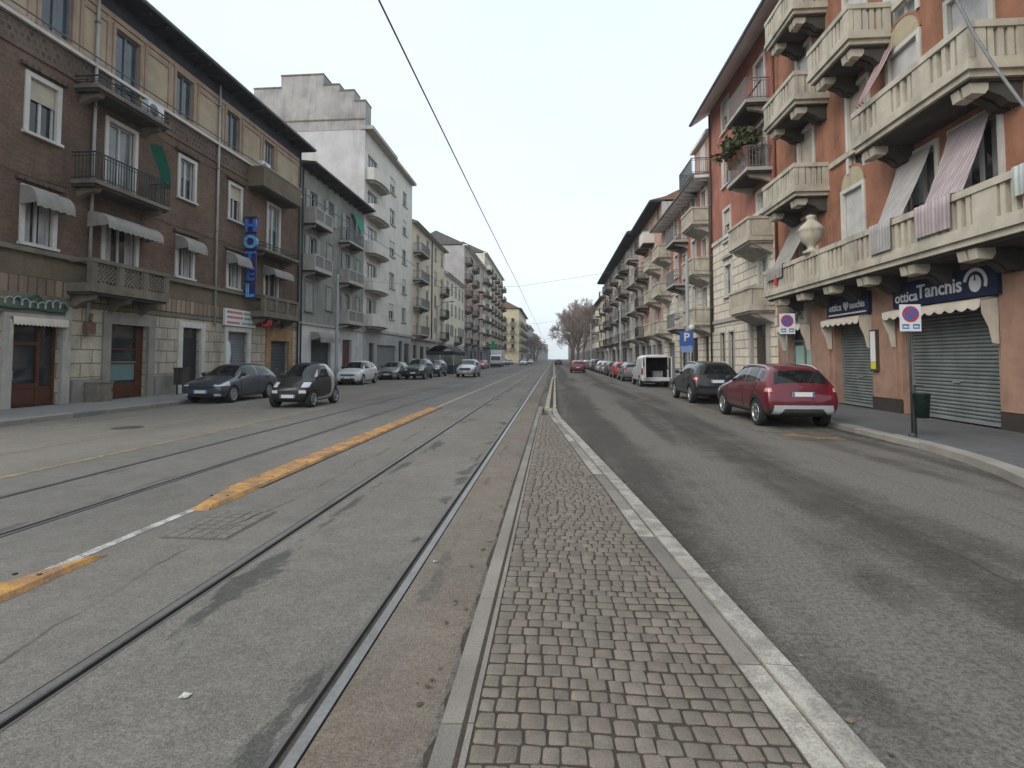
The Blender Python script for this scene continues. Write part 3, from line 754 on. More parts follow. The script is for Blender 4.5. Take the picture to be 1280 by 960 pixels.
# a bit of litter
for (x, y, z, s_, lab) in ((-1.83, 2.52, .004, .026, 'small scrap of white paper on the asphalt between the near tram rails'), (-.98, 4.3, .004, .02, 'pale cigarette end lying in the groove of the closest rail')):
    b = MB(); b.face([(x - s_, y - s_ * .6, z), (x + s_ * .9, y - s_ * .8, z + .006), (x + s_, y + s_ * .7, z + .003), (x - s_ * .8, y + s_ * .8, z + .008)], M_line_w); b.build('paper_scrap', label=lab, cat='litter')
# ---------------------------------------------------------------- buildings
M_brickA = brick_mat('brown_brick', (.172, .102, .068), (.122, .074, .052), (.115, .095, .08), .26, .075, .012, .28, .28)
M_brickA2 = brick_mat('ornament_brick', (.14, .088, .066), (.055, .040, .034), (.12, .095, .08), .20, .22, .045, .3, .2, .8)
M_ashlarA = brick_mat('cream_ashlar', (.45, .405, .32), (.385, .345, .275), (.18, .155, .125), .92, .50, .022, .22, .35, .6, offs=.5)
M_ashlarA2 = brick_mat('fluted_ashlar', (.30, .235, .165), (.20, .15, .11), (.11, .09, .07), .30, .62, .03, .25, .35, .6, offs=.0)
M_bandA = mat('brown_render', (.155, .125, .085), .9, .25, .8, .15, 30, .35)
M_creamA = mat('cream_panel', (.39, .32, .225), .85, .15, 1.5, .08, 40, .3)
M_pinkA = mat('pinkish_panel', (.34, .245, .185), .85, .18, 1.5, .08, 40, .3)
M_plinth = mat('grey_plinth', (.25, .235, .21), .85, .2, 1.5, .15, 60, .3)
M_stone = mat('pale_stone', (.38, .36, .325), .85, .15, 2, .12, 60, .3)
M_stone_d = mat('weathered_stone', (.175, .15, .118), .9, .28, 2, .18, 50, .35)
M_wsur = mat('white_surround', (.55, .535, .50), .8, .12, 2, .06, 60, .3)
M_eave = mat('dark_eave_wood', (.035, .037, .045), .85, .25, 3)
M_eave_g = mat('grey_eave', (.70, .70, .70), .85, .12, 2, 0, 60, .2)
M_tileroof = mat('clay_roof', (.20, .115, .085), .9, .25, 2)
M_tilegrey = mat('grey_roof', (.12, .115, .11), .9, .25, 2)
M_iron = mat('dark_iron', (.035, .042, .045), .6, .2, 8)
M_greyiron = mat('grey_iron', (.16, .17, .175), .6, .2, 8)
M_wood = mat('white_joinery', (.48, .48, .46), .6, .1, 4)
M_wood_d = mat('dark_joinery', (.06, .045, .036), .6, .2, 4)
M_wood_br = mat('brown_door_wood', (.085, .030, .017), .5, .25, 5, .15, 30)
M_dgreen = mat('dark_green_door', (.022, .028, .028), .5, .2, 5)
M_red1 = mat('orange_red_render', (.315, .150, .094), .9, .24, 1.4, .12, 30, .6)
M_red1b = mat('orange_red_render_b', (.355, .145, .106), .9, .20, 1.4, .10, 30, .5)
M_cream1 = mat('cream_balcony', (.45, .415, .34), .85, .18, 2, .08, 40, .55)
M_pier = mat('pink_pier_stone', (.30, .185, .135), .8, .22, 2.5, .14, 70, .25)
M_darkpl = mat('dark_granite', (.045, .038, .034), .5, .25, 6, .2, 90)
M_soffit = mat('soffit_shade', (.065, .06, .054), .95, .35, 1.5, .1, 20)  # balcony undersides: shade below the slabs is put into this dark colour
M_rustic = brick_mat('cream_rustic', (.66, .60, .50), (.60, .545, .455), (.27, .24, .20), 1.5, .44, .03, .10, .18, .9)
M_pink = mat('pink_render', (.46, .285, .235), .9, .15, 1.2, .06, 50, .3)
M_pinkg = mat('greyish_pink', (.43, .36, .32), .9, .15, 1.2, .06, 50, .3)
M_green = mat('grey_green_render', (.245, .252, .225), .9, .15, 1.2, .06, 50, .35)
M_white = mat('offwhite_render', (.60, .58, .52), .9, .10, .9, .05, 50, .25)
M_whitel = mat('white_ground_render', (.52, .52, .50), .9, .14, .9, .05, 50, .35)
M_concrete = mat('stained_concrete', (.36, .35, .335), .9, .22, .7, .08, 40, .45)
M_gable = mat('gable_plaster', (.50, .50, .495), .9, .16, .6, .06, 40, .25)
M_beige = mat('beige_render', (.56, .49, .37), .9, .12, 1, .05, 50, .3)
M_ivory = mat('ivory_render', (.66, .62, .50), .9, .1, 1, .05, 50, .3)
M_yellow = mat('yellow_render', (.60, .53, .36), .9, .12, 1, .05, 50, .3)
M_greyw = mat('grey_party_wall', (.37, .36, .355), .9, .15, .6, .06, 40, .3)
M_greyd = mat('dark_grey_render', (.19, .185, .18), .9, .2, 1, .08, 40, .35)
M_canvas = mat('awning_canvas', (.275, .262, .24), .9, .14, 4, .06, 60, .3)
M_canvas_w = mat('cream_canvas', (.52, .47, .40), .9, .1, 4, .06, 60, .15)
def striped(name, c1, c2, freq, axis=2, sharp=(.3, .7), rough=.7, bump=0, obj_=False, spec=.3, metal=0):
    t = NT(name, rough, metal, spec); s = t.sep(t.objpos() if obj_ else None)
    w = t.math('SINE', t.math('MULTIPLY', s[axis] if axis < 3 else t.math('ADD', s[0], s[1]), freq * 2 * PI))
    m = t.mr(w, sharp[0] * 2 - 1, sharp[1] * 2 - 1, 0, 1)
    f = t.mr(t.noise(2.5, 4), .3, .7, .85, 1.12)
    t.color(t.scale(t.mix(m, c1, c2), f))
    if bump: t.bump(w, bump, .02)
    MATS[name] = t.m; return t.m
M_blind = striped('roller_blind', (.40, .40, .39), (.50, .50, .49), 14, 2, (.1, .4))
M_blind_b = striped('roller_blind_beige', (.40, .36, .28), (.48, .43, .34), 14, 2, (.1, .4))
M_louvre = striped('green_louvre', (.20, .21, .195), (.40, .42, .385), 13, 2, (.2, .6), bump=.5)
M_louvre_b = striped('brown_louvre', (.07, .055, .045), (.16, .13, .11), 13, 2, (.2, .6), bump=.5)
M_louvre_g = striped('grey_louvre', (.16, .16, .155), (.28, .28, .275), 13, 2, (.2, .6), bump=.5)
M_shut_g = mat('shutter_green_grey', (.19, .215, .208), .5, .2, 2, .05, 30, .3, metal=.3)
M_shut_l = mat('shutter_grey', (.235, .245, .255), .55, .15, 2, .05, 30, .25, metal=.2)
M_shut_d = mat('shutter_dark', (.085, .09, .098), .55, .15, 2, .05, 30, .2, metal=.2)

STY = {}
def style(k, **d):
    base = dict(sur=M_wsur, sw=.15, so=.05, sill=True, wood=M_wood, pane=G_dark, leaf=2, hood=None, blind=0, bmat=M_blind, shut=None, smode=None)
    base.update(d); base['k'] = k; STY[k] = base
WM = {}
def win_meshes(k, w, h, var=0):
    key = (k, round(w, 2), round(h, 2), var)
    if key in WM: return WM[key]
    s = STY[k]; f = MB(); p = MB(); sh = None; a = w / 2
    if s['sur']:
        q, o = s['sw'], s['so']
        f.box(-.06, o, -a - q, -a + .004, (-.0 if s['sill'] else 0), h + .003, s['sur']); f.box(-.06, o, a - .004, a + q, 0, h + .003, s['sur'])
        f.box(-.06, o + .004, -a - q - .002, a + q + .002, h - .004, h + q, s['sur'])
    if s['sill']: f.box(-.15, .13, -a - s['sw'] - .05, a + s['sw'] + .05, -.09, .0, s['sur'] or M_stone)
    if s['hood']: f.box(-.02, .14, -a - .32, a + .32, h + s['sw'] + .10, h + s['sw'] + .22, s['hood'])
    if s['leaf']:
        wd = s['wood']
        f.box(-.19, -.11, -a - .01, -a + .07, .0, h + .01, wd); f.box(-.19, -.11, a - .07, a + .01, .0, h + .01, wd)
        f.box(-.192, -.108, -a, a, h - .07, h + .012, wd); f.box(-.192, -.108, -a, a, -.003, .08, wd)
        for i in range(1, s['leaf']):
            y = -a + w * i / s['leaf']; f.box(-.188, -.104, y - .045, y + .045, .0, h, wd)
    p.face([(-.155, -a - .02, 0), (-.155, a + .02, 0), (-.155, a + .02, h + .02), (-.155, -a - .02, h + .02)], G_dark if (var and s['leaf']) else s['pane'])
    if s['leaf'] and var == 1:        # net curtains drawn to the sides
        for ya, yb in ((-a + .05, -a + w * R_.uniform(.2, .42)), (a - w * R_.uniform(.15, .4), a - .05)): p.face([(-.152, ya, .06), (-.152, yb, .06), (-.152, yb, h - .05), (-.152, ya, h - .05)], G_lite)
    if s['leaf'] and var == 2 and not s['blind']: p.face([(-.152, -a + .04, h * .55), (-.152, a - .04, h * .55), (-.152, a - .04, h), (-.152, -a + .04, h)], G_mid)
    if s['leaf'] and var == 3 and not s['blind']: p.box(-.10, -.07, -a - .01, a + .01, h * .62, h + .01, M_blind_b)
    if s['blind']:
        zb = h * (1 - s['blind']); p.box(-.10, -.07, -a - .01, a + .01, zb, h + .01, s['bmat'])
    if s['smode']:
        sh = [MB(), MB()]; m = s['shut']; lw = a + .02
        if s['smode'] == 'closed':
            sh[0].box(-.05, -.01, -a + .01, -.006, .02, h - .02, m); sh[1].box(-.05, -.01, .006, a - .01, .02, h - .02, m)
        else:
            sh[0].box(.055, .09, -a - lw, -a - .03, .02, h, m); sh[1].box(.055, .09, a + .03, a + lw, .02, h, m)
    WM[key] = (f.mesh('window') if f.v else None, p.mesh('pane'), [q.mesh('shutter') for q in sh] if sh else ()); return WM[key]

class Bld:
    def __init__(s, name, label, side, y0, y1, X0=None, cat='building', group=None):
        s.side = side; s.n = 1 if side < 0 else -1; s.X = X0 if X0 is not None else (XL if side < 0 else XR)
        s.y0, s.y1 = y0, y1; s.open = []; s.root = thing(name, label, cat, (s.X, (y0 + y1) / 2, 0), 0, group); s.rot = 0 if side < 0 else PI
    def P(s, o, y, z): return (s.X + s.n * o, y, z)
    def bx(s, mb, o0, o1, y0, y1, z0, z1, m): mb.box(s.X + s.n * o0, s.X + s.n * o1, y0, y1, z0, z1, m)
    def part(s, name, me, o, y, z, label=None, par=None, flip=False):
        ob = obj(name, me, s.root, label); ob.location = s.P(o, y, z); ob.rotation_euler = (0, 0, s.rot); return ob
    def mbpart(s, name, mb, label=None): return mb.build(name, s.root, label)
    def win(s, k, yc, z0, w, h, name='window', label=None):
        s.open.append((yc - w / 2, yc + w / 2, z0, z0 + h))
        s.wc = getattr(s, 'wc', int(s.y0)) + 1; f, p, sh = win_meshes(k, w, h, (1, 0, 2, 1, 0, 3, 0)[(s.wc * 5 + s.wc // 7) % 7])
        if f is None: return s.part(name, p, 0, yc, z0, label)
        o = s.part(name, f, 0, yc, z0, label)
        obj('pane', p, o)
        for q in sh: obj('shutter', q, o)
        return o
    def hole(s, y0, y1, z0, z1): s.open.append((y0, y1, z0, z1))
    def wall(s, H, bands, depth=11, sidem=None, rev=.30, revm=None, z0=0.0, name='wall'):
        mb = MB(); zs = {z0, H}; ys = {s.y0, s.y1}
        for zt, m in bands: zs.add(min(zt, H))
        for a, b, c, d in s.open: ys |= {max(a, s.y0), min(b, s.y1)}; zs |= {max(c, z0), min(d, H)}
        zs = sorted(zs); ys = sorted(ys)
        def bm(z):
            for zt, m in bands:
                if z < zt: return m
            return bands[-1][1]
        for za, zb in zip(zs, zs[1:]):
            zc = (za + zb) / 2; run = None
            for ya, yb in zip(ys, ys[1:]):
                yc = (ya + yb) / 2
                inn = any(a < yc < b and c < zc < d for a, b, c, d in s.open)
                if not inn:
                    if run is None: run = ya
                if (inn or yb == ys[-1]) and run is not None:
                    e = ya if inn else yb
                    q = [s.P(0, run, za), s.P(0, e, za), s.P(0, e, zb), s.P(0, run, zb)]
                    mb.face(q if s.n > 0 else q[::-1], bm(zc)); run = None
        for a, b, c, d in s.open:
            a, b, c, d = max(a, s.y0), min(b, s.y1), max(c, z0), min(d, H); m = revm or bm((c + d) / 2)
            for q in ([(a, c), (a, d)], [(b, d), (b, c)], [(a, d), (b, d)], [(b, c), (a, c)]):
                (ya, za), (yb, zb) = q; f = [s.P(0, ya, za), s.P(-rev, ya, za), s.P(-rev, yb, zb), s.P(0, yb, zb)]
                mb.face(f, m)
            mb.face([s.P(-rev, a, c), s.P(-rev, b, c), s.P(-rev, b, d), s.P(-rev, a, d)], M_eave)
        sm = sidem or bands[-1][1]
        for y in (s.y0, s.y1): mb.face([s.P(0, y, z0), s.P(-depth, y, z0), s.P(-depth, y, H), s.P(0, y, H)], sm)
        mb.face([s.P(-depth, s.y0, z0), s.P(-depth, s.y1, z0), s.P(-depth, s.y1, H), s.P(-depth, s.y0, H)], sm)
        mb.face([s.P(0, s.y0, H), s.P(0, s.y1, H), s.P(-depth, s.y1, H), s.P(-depth, s.y0, H)], M_tilegrey)
        s.H = H; s.depth = depth
        return s.mbpart(name, mb)
    def band(s, name, o0, o1, z0, z1, m, y0=None, y1=None):
        mb = MB(); s.bx(mb, o0, o1, s.y0 if y0 is None else y0, s.y1 if y1 is None else y1, z0, z1, m); return s.mbpart(name, mb)
    def eave(s, z, ov, th=.16, m=None, rm=None, rise=.5, e0=.25, e1=.25, brackets=0, wallz=None, gutter=True):
        m = m or M_eave; mb = MB(); y0, y1 = s.y0 - e0, s.y1 + e1; zw = z if wallz is None else wallz
        pr = [s.P(-.3, 0, zw), s.P(ov, 0, z), s.P(ov, 0, z + th), s.P(-.3, 0, zw + th)]
        mb.prism([(p[0], y0, p[2]) for p in pr], (0, y1 - y0, 0), m)
        if brackets:
            y = y0 + .3
            while y < y1 - .2:
                mb.prism([(p[0], y, p[2]) for p in (s.P(-.1, 0, zw - .16), s.P(ov - .12, 0, z - .10), s.P(ov - .06, 0, z + .02), s.P(-.1, 0, zw + .02))], (0, .10, 0), m); y += brackets
        if gutter: mb.tube([(s.X + s.n * (ov + .05), y0, z + th * .6), (s.X + s.n * (ov + .05), y1, z + th * .6)], .075, M_greyiron, 8)
        s.mbpart('eave', mb)
        r = MB(); d = s.depth; a = [s.P(ov - .02, 0, z + th + .004), s.P(-.3, 0, zw + th + .30), s.P(-d / 2, 0, zw + th + rise * d / 2), s.P(-d - .2, 0, z + th), s.P(-.3, 0, zw + th + .004)]
        r.prism([(p[0], y0 + .02, p[2]) for p in a], (0, y1 - y0 - .04, 0), rm or M_tileroof); s.mbpart('roof', r)
    def pipe(s, y, z0, z1, m=None, r=.055, o=.09):
        mb = MB(); mb.tube([s.P(o, y, z0), s.P(o, y, z1)], r, m or M_greyiron, 8)
        z = z0 + 1.5
        while z < z1 - .5: s.bx(mb, 0, o + .07, y - .075, y + .075, z, z + .04, M_greyiron); z += 3.2
        s.mbpart('downpipe', mb)

def railing_iron(L, D, h, m, gap=.12, bar=.011):
    r = MB(); a = L / 2
    for z, t in ((h, .022), (.09, .014), (h - .13, .012)):
        r.box(D - .05 - t, D - .05 + t, -a + .03, a - .03, z - t, z + t, m)
        for sd in (-1, 1): r.box(0, D - .05 - t, sd * (a - .05) - t, sd * (a - .05) + t, z - t, z + t, m)
    n = int((L - .1) / gap)
    for i in range(n + 1):
        y = -a + .05 + (L - .1) * i / n; r.box(D - .05 - bar, D - .05 + bar, y - bar, y + bar, 0, h, m)
    k = max(2, int(D / gap))
    for sd in (-1, 1):
        for i in range(1, k): x = D * i / k; r.box(x - bar, x + bar, sd * (a - .05) - bar, sd * (a - .05) + bar, 0, h, m)
    return r
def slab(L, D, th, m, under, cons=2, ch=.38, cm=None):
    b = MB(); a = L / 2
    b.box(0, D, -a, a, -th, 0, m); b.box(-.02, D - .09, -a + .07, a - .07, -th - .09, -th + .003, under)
    for i in range(cons):
        y = (-a + .35 + (L - .7) * i / (cons - 1)) if cons > 1 else 0
        P = [(-.02, -th - .08 - ch), (D * .35, -th - .08 - ch * .55), (D * .75, -th - .08 - ch * .35), (D * .88, -th - .06), (-.02, -th - .06)]
        b.prism([(x, y - .10, z) for x, z in P], (0, .20, 0), cm or m)
    return b
BM = {}
def balcony_meshes(kind, L, D):
    key = (kind, round(L, 2), round(D, 2))
    if key in BM: return BM[key]
    a = L / 2; r = MB()
    if kind == 'iron_dark': b = slab(L, D, .14, M_stone_d, M_soffit, 2); r = railing_iron(L, D, .98, M_iron)
    elif kind == 'iron_slab': b = slab(L, D, .14, M_stone_d, M_soffit, 2); r = railing_iron(L, D, .30, M_iron, .35)
    elif kind == 'iron_grey': b = slab(L, D, .16, M_stone, M_soffit, 2); r = railing_iron(L, D, .98, M_greyiron, .13)
    elif kind == 'lattice':
        b = slab(L, D, .20, M_stone_d, M_soffit, 3, .5)
        h = .98; r.box(D - .20, D + .02, -a - .02, a + .02, h - .14, h, M_stone_d); r.box(D - .18, D, -a, a, 0, .12, M_stone_d)
        for sd in (-1, 1): r.box(0, D - .2, sd * (a - .09) - .09, sd * (a - .09) + .09, h - .14, h - .002, M_stone_d); r.box(0, D - .18, sd * (a - .09) - .085, sd * (a - .09) + .085, 0, .118, M_stone_d)
        n = max(2, round(L / 1.15)); pw = .22
        for i in range(n + 1):
            y = -a + .11 + (L - .22) * i / n; r.box(D - .19, D - .005, y - pw / 2, y + pw / 2, .1, h - .12, M_stone_d)
        for i in range(n):
            ya = -a + .11 + (L - .22) * i / n + pw / 2 + .07; yb = -a + .11 + (L - .22) * (i + 1) / n - pw / 2 - .07; za, zb = .18, h - .20
            r.box(D - .16, D - .03, ya - .08, ya, .1, h - .13, M_stone_d); r.box(D - .16, D - .03, yb, yb + .08, .1, h - .13, M_stone_d)
            st = .17; k = int((yb - ya + zb - za) / st) + 1
            for q in range(1, k):
                for sgn in (1, -1):
                    t = q * st; p0 = (ya + max(0, t - (zb - za)), za + min(t, zb - za)); p1 = (ya + min(t, yb - ya), za + max(0, t - (yb - ya)))
                    if sgn < 0: p0 = (ya + yb - p0[0], p0[1]); p1 = (ya + yb - p1[0], p1[1])
                    d = Vector((0, p1[0] - p0[0], p1[1] - p0[1]))
                    if d.length < .05: continue
                    nn = Vector((0, -d.z, d.y)).normalized() * .025
                    A, Bq = Vector((D - .13, p0[0], p0[1])), Vector((D - .13, p1[0], p1[1]))
                    if sgn < 0: A.x += .004; Bq.x += .004
                    r.prism([A - nn, A + nn, Bq + nn, Bq - nn], (.06, 0, 0), M_stone_d)
    elif kind in ('slots', 'slots_small'):
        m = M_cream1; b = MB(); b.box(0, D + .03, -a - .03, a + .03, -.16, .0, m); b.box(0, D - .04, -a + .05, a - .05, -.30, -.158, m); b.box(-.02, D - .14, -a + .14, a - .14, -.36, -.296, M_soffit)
        n = max(2, int(L / 2.1) + (2 if L > 10 else 1)); shf = -.40 if L > 10 else 0
        for i in range(n):
            for off in (-.15, .15):
                y = -(-a + .45 + (L - .9) * i / (n - 1) + shf) + off
                b.prism([(x, y - .11, z) for x, z in ((-.02, -.84), (D * .22, -.80), (D * .34, -.66), (D * .60, -.52), (D * .62, -.34), (-.02, -.34))], (0, .22, 0), M_soffit)  # inner bracket arm coloured dark for the shade under the slab
                b.prism([(x, y - .115, z) for x, z in ((D * .56, -.50), (D * .62, -.60), (D * .84, -.58), (D * .88, -.33), (D * .56, -.33))], (0, .23, 0), m)
        h = .88; r.box(D - .18, D + .02, -a - .02, a + .02, h - .15, h, m); r.box(D - .15, D, -a, a, 0, .10, m)
        for sd in (-1, 1): r.box(0, D - .18, sd * (a - .08) - .10, sd * (a - .08) + .10, h - .15, h - .002, m); r.box(0, D - .15, sd * (a - .08) - .075, sd * (a - .08) + .075, 0, .098, m)
        # solid posts and flat balusters with slots between
        def run(p0, p1, fixed, ax, posts):
            Ln = p1 - p0
            def bar(c, w, t=.10):
                if ax == 'y': r.box(fixed - t / 2, fixed + t / 2, c - w / 2, c + w / 2, .09, h - .14, m)
                else: r.box(c - w / 2, c + w / 2, fixed - t / 2, fixed + t / 2, .09, h - .14, m)
            cells = max(1, round(Ln / 1.55)) if posts else 1
            for q in range(cells):
                c0, c1 = p0 + Ln * q / cells, p0 + Ln * (q + 1) / cells
                pw = .30 if posts else .22
                bar(c0 + pw / 2, pw, .13); bar(c1 - pw / 2, pw, .13)
                ia, ib = c0 + pw, c1 - pw; nb = max(0, int((ib - ia) / .20) - 0)
                for u in range(nb): bar(ia + (ib - ia) * (u + .5) / nb, .115)
        run(-a, a, D - .075, 'y', True)
        for sd in (-1, 1): run(0, D - .16, sd * (a - .075), 'x', False)
    elif kind == 'stone':      # cream balustraded balcony with a moulded bracket base
        m = M_cream1; b = slab(L, D, .18, m, M_stone, 2, .5); h = .92
        b.prism([(x, -a + .15, z) for x, z in ((-.02, -.75), (D * .5, -.45), (D * .8, -.24), (-.02, -.24))], (0, L - .3, 0), M_stone)
        r.box(D - .18, D + .02, -a - .02, a + .02, h - .12, h, m); r.box(D - .15, D, -a, a, 0, .1, m)
        for sd in (-1, 1): r.box(0, D - .18, sd * (a - .08) - .09, sd * (a - .08) + .09, h - .12, h - .002, m); r.box(0, D - .16, sd * (a - .08) - .05, sd * (a - .08) + .05, .05, h - .1, m)
        n = max(4, int(L / .19))
        for i in range(n + 1):
            y = -a + .1 + (L - .2) * i / n; w = .16 if i in (0, n, n // 2) else .065
            r.box(D - .13, D - .03, y - w / 2, y + w / 2, .09, h - .11, m)
    elif kind in ('solid', 'solid_tan'):
        m = M_white if kind == 'solid' else M_bandA; b = slab(L, D, .16, m, M_soffit, 0); r.box(D - .10, D, -a, a, .0, .95, m)
        for sd in (-1, 1): r.box(0, D - .1, sd * (a - .05) - .05, sd * (a - .05) + .05, 0, .948, m)
        r.box(D - .13, D + .03, -a - .03, a + .03, .948, 1.0, M_stone)
    elif kind == 'round':
        m = M_white; b = MB(); n = 10; pts = [(0, -a)] + [(D * .35 + D * .65 * math.sin(PI * i / n) ** .6, -a * math.cos(PI * i / n)) for i in range(n + 1)] + [(0, a)]
        b.prism([(x, y, -.18) for x, y in pts], (0, 0, .18), m); b.prism([(x * .8, y * .86, -.36) for x, y in pts], (0, 0, .182), M_stone)
        for (x, y), (u, v) in zip(pts, pts[1:]):
            d = Vector((u - x, v - y, 0)); 
            if d.length < .01: continue
            nn = Vector((d.y, -d.x, 0)).normalized() * -.09
            r.prism([(x, y, 0), (u, v, 0), (u + nn.x, v + nn.y, 0), (x + nn.x, y + nn.y, 0)], (0, 0, .92), m)
    elif kind == 'panel':      # grey end posts and dark panels
        m = M_stone; b = slab(L, D, .16, m, M_soffit, 2)
        r.box(D - .07, D - .02, -a + .1, a - .1, .12, .86, M_greyd); r.box(D - .10, D, -a, a, .86, .96, m); r.box(D - .10, D - .005, -a, a, 0, .12, m)
        for y in (-a + .08, 0, a - .08): r.box(D - .11, D + .004, y - .08, y + .08, 0, .97, m)
        for sd in (-1, 1): r.box(0, D - .1, sd * (a - .05) - .04, sd * (a - .05) + .04, .0, .95, m)
    BM[key] = (b.mesh('balcony'), r.mesh('railing')); return BM[key]
def balcony(B, kind, y0, y1, z, D):
    b, r = balcony_meshes(kind, y1 - y0, D)
    o = B.part('balcony', b, 0, (y0 + y1) / 2, z); obj('railing', r, o); return o
AW = {}
def awning(B, y0, y1, zt, drop=.75, out=.85, val=.18, m=None):
    k = (round(y1 - y0, 2), drop, out, val, (m or M_canvas).name)
    if k not in AW:
        w = (y1 - y0) / 2; b = MB(); c = m or M_canvas; n = 8
        prof = [(.03 + out * math.sin(PI / 2 * i / n) ** .9, -drop * (1 - math.cos(PI / 2 * i / n)) ** 1.1) for i in range(n + 1)]
        ny = max(4, int(w * 2 / .12))
        rows = [[(x, -w + 2 * w * q / ny, z) for q in range(ny + 1)] for x, z in prof]
        rows.append([(out + .035, -w + 2 * w * q / ny, -drop - val + (.05 if q % 2 else 0)) for q in range(ny + 1)])
        b.sheet(rows, c)
        for sd in (-1, 1):
            b.face([(.03, sd * w, 0)] + [(x, sd * w, z) for x, z in prof[1:]] + [(.03, sd * w, -drop - val * .5)], c)
        b.tube([(out, -w, -drop), (out, w, -drop)], .018, M_greyiron, 6)
        AW[k] = b.mesh('awning')
    return B.part('awning', AW[k], 0, (y0 + y1) / 2, zt)
RS = {}
def roller(B, y0, y1, z0, z1, m, o=-.22, pitch=.085, name='roller_shutter', label=None):
    B.hole(y0, y1, z0, z1); w, h = y1 - y0, z1 - z0; k = (round(w, 2), round(h, 2), m.name, pitch)
    if k not in RS:
        b = MB(); n = int(h / pitch)
        for i in range(n):
            z = h * i / n; p = h / n
            pr = [(0, z + .004), (.026, z + p * .28), (.030, z + p * .5), (.026, z + p * .72), (0, z + p - .004)]
            for (a, c), (d, e) in zip(pr, pr[1:]): b.face([(a, -w / 2, c), (a, w / 2, c), (d, w / 2, e), (d, -w / 2, e)], m)
            b.face([(0, -w / 2, z + p - .004), (0, w / 2, z + p - .004), (0, w / 2, z + p + .004), (0, -w / 2, z + p + .004)], M_txtdark)
        b.box(-.02, .05, -w / 2, w / 2, 0, .07, M_shut_l)
        for sd in (-1, 1): b.box(-.03, .06, sd * w / 2 - .05, sd * w / 2 + .05, 0, h, M_greyiron)
        b.box(.03, .06, -.12, .12, h * .33, h * .33 + .05, M_shut_l)
        RS[k] = b.mesh(name)
    return B.part(name, RS[k], o, (y0 + y1) / 2, z0, label)
def surround(B, y0, y1, z0, z1, m, w=.18, o=.06, name='door_surround', top=None):
    mb = MB(); B.bx(mb, -.05, o, y0 - w, y0 + .003, z0, z1 + .003, m); B.bx(mb, -.05, o, y1 - .003, y1 + w, z0, z1 + .003, m)
    B.bx(mb, -.05, o + .01, y0 - w - .01, y1 + w + .01, z1 - .003, z1 + (top or w), m); return B.mbpart(name, mb)
def plain_door(B, y0, y1, z0, z1, m, o=-.2, panels=(2, 3), name='door', transom=0, label=None):
    B.hole(y0, y1, z0, z1); mb = MB(); B.bx(mb, o - .05, o, y0, y1, z0, z1, m); w = (y1 - y0) / panels[0]
    h = (z1 - z0 - transom) / panels[1]
    for i in range(panels[0]):
        for j in range(panels[1]): B.bx(mb, o - .01, o + .022, y0 + i * w + .10, y0 + (i + 1) * w - .10, z0 + j * h + .12, z0 + (j + 1) * h - .10, m)
    if transom: B.bx(mb, o - .01, o + .012, y0 + .1, y1 - .1, z1 - transom + .05, z1 - .08, G_dark)
    d = B.mbpart(name, mb, label)
    hm = MB(); yc = (y0 + y1) / 2; B.bx(hm, o + .02, o + .07, yc + .05, yc + .08, z0 + .95, z0 + 1.15, M_rim); hm.build('handle', d)
    return d
# ---------------------------------------------------------------- left side of the street
style('A', hood=M_brickA2); style('Atop', sur=M_pinkA, sw=.13, pane=G_blue, wood=M_greyiron); style('Adoor', sill=False, pane=G_mid)
style('Adoor_d', sill=False, pane=G_dark)
A = Bld('brick_apartment_building', 'brown brick apartment house with dark eaves, lattice balconies and a hotel sign', -1, 8.2, 33.1)
cols = (12.0, 15.6, 22.4, 26.05)
for y in cols:
    A.win('A', y, 5.38, .94, 1.72); A.win('A', y, 8.98, .94, 1.82)
for y in (12.3, 15.95, 22.1, 25.7): A.win('Atop', y, 12.62, 1.12, 1.98)
A.win('Adoor_d', 18.85, 4.22, 1.45, 2.75, 'balcony_door'); A.win('Adoor', 18.75, 7.97, 1.25, 2.75, 'balcony_door'); A.win('Atop', 18.9, 11.38, 1.2, 3.1, 'balcony_door')
A.win('Adoor_d', 29.7, 4.22, 1.35, 2.75, 'balcony_door'); A.win('Adoor', 29.85, 7.82, 1.25, 3.0, 'balcony_door'); A.win('Atop', 29.2, 11.4, 1.1, 3.1, 'balcony_door')
# ground floor
A.hole(14.9, 16.55, .12, 2.98)
mb = MB(); A.bx(mb, -.30, -.22, 14.9, 16.55, .12, .75, M_wood_br); A.bx(mb, -.30, -.2, 14.9, 15.02, .12, 2.98, M_wood_br); A.bx(mb, -.30, -.2, 15.9, 16.02, .12, 2.98, M_wood_br); A.bx(mb, -.30, -.2, 16.45, 16.55, .12, 2.98, M_wood_br)
A.bx(mb, -.30, -.19, 15.02, 15.9, .72, .86, M_wood_br); A.bx(mb, -.3, -.19, 15.02, 15.9, 2.1, 2.22, M_wood_br); A.bx(mb, -.22, -.19, 15.1, 15.82, .2, .66, M_wood_br); A.bx(mb, -.275, -.262, 15.0, 16.5, .75, 2.95, G_dark)
d = A.mbpart('shop_door', mb); h = MB(); A.bx(h, -.2, -.13, 15.08, 15.11, 1.0, 1.3, M_rim); h.build('handle', d)
surround(A, 14.9, 16.55, .12, 2.98, M_stone, .30, .07, top=.35)
mb = MB()    # scalloped valance over the wooden door
rows = [[(XL + .02, 14.8 + 1.85 * i / 30, 3.02) for i in range(31)], [(XL + .16, 14.8 + 1.85 * i / 30, 2.98) for i in range(31)], [(XL + .18, 14.8 + 1.85 * i / 30, 2.72 + .04 * (i % 2)) for i in range(31)]]
mb.sheet(rows, M_canvas_w)
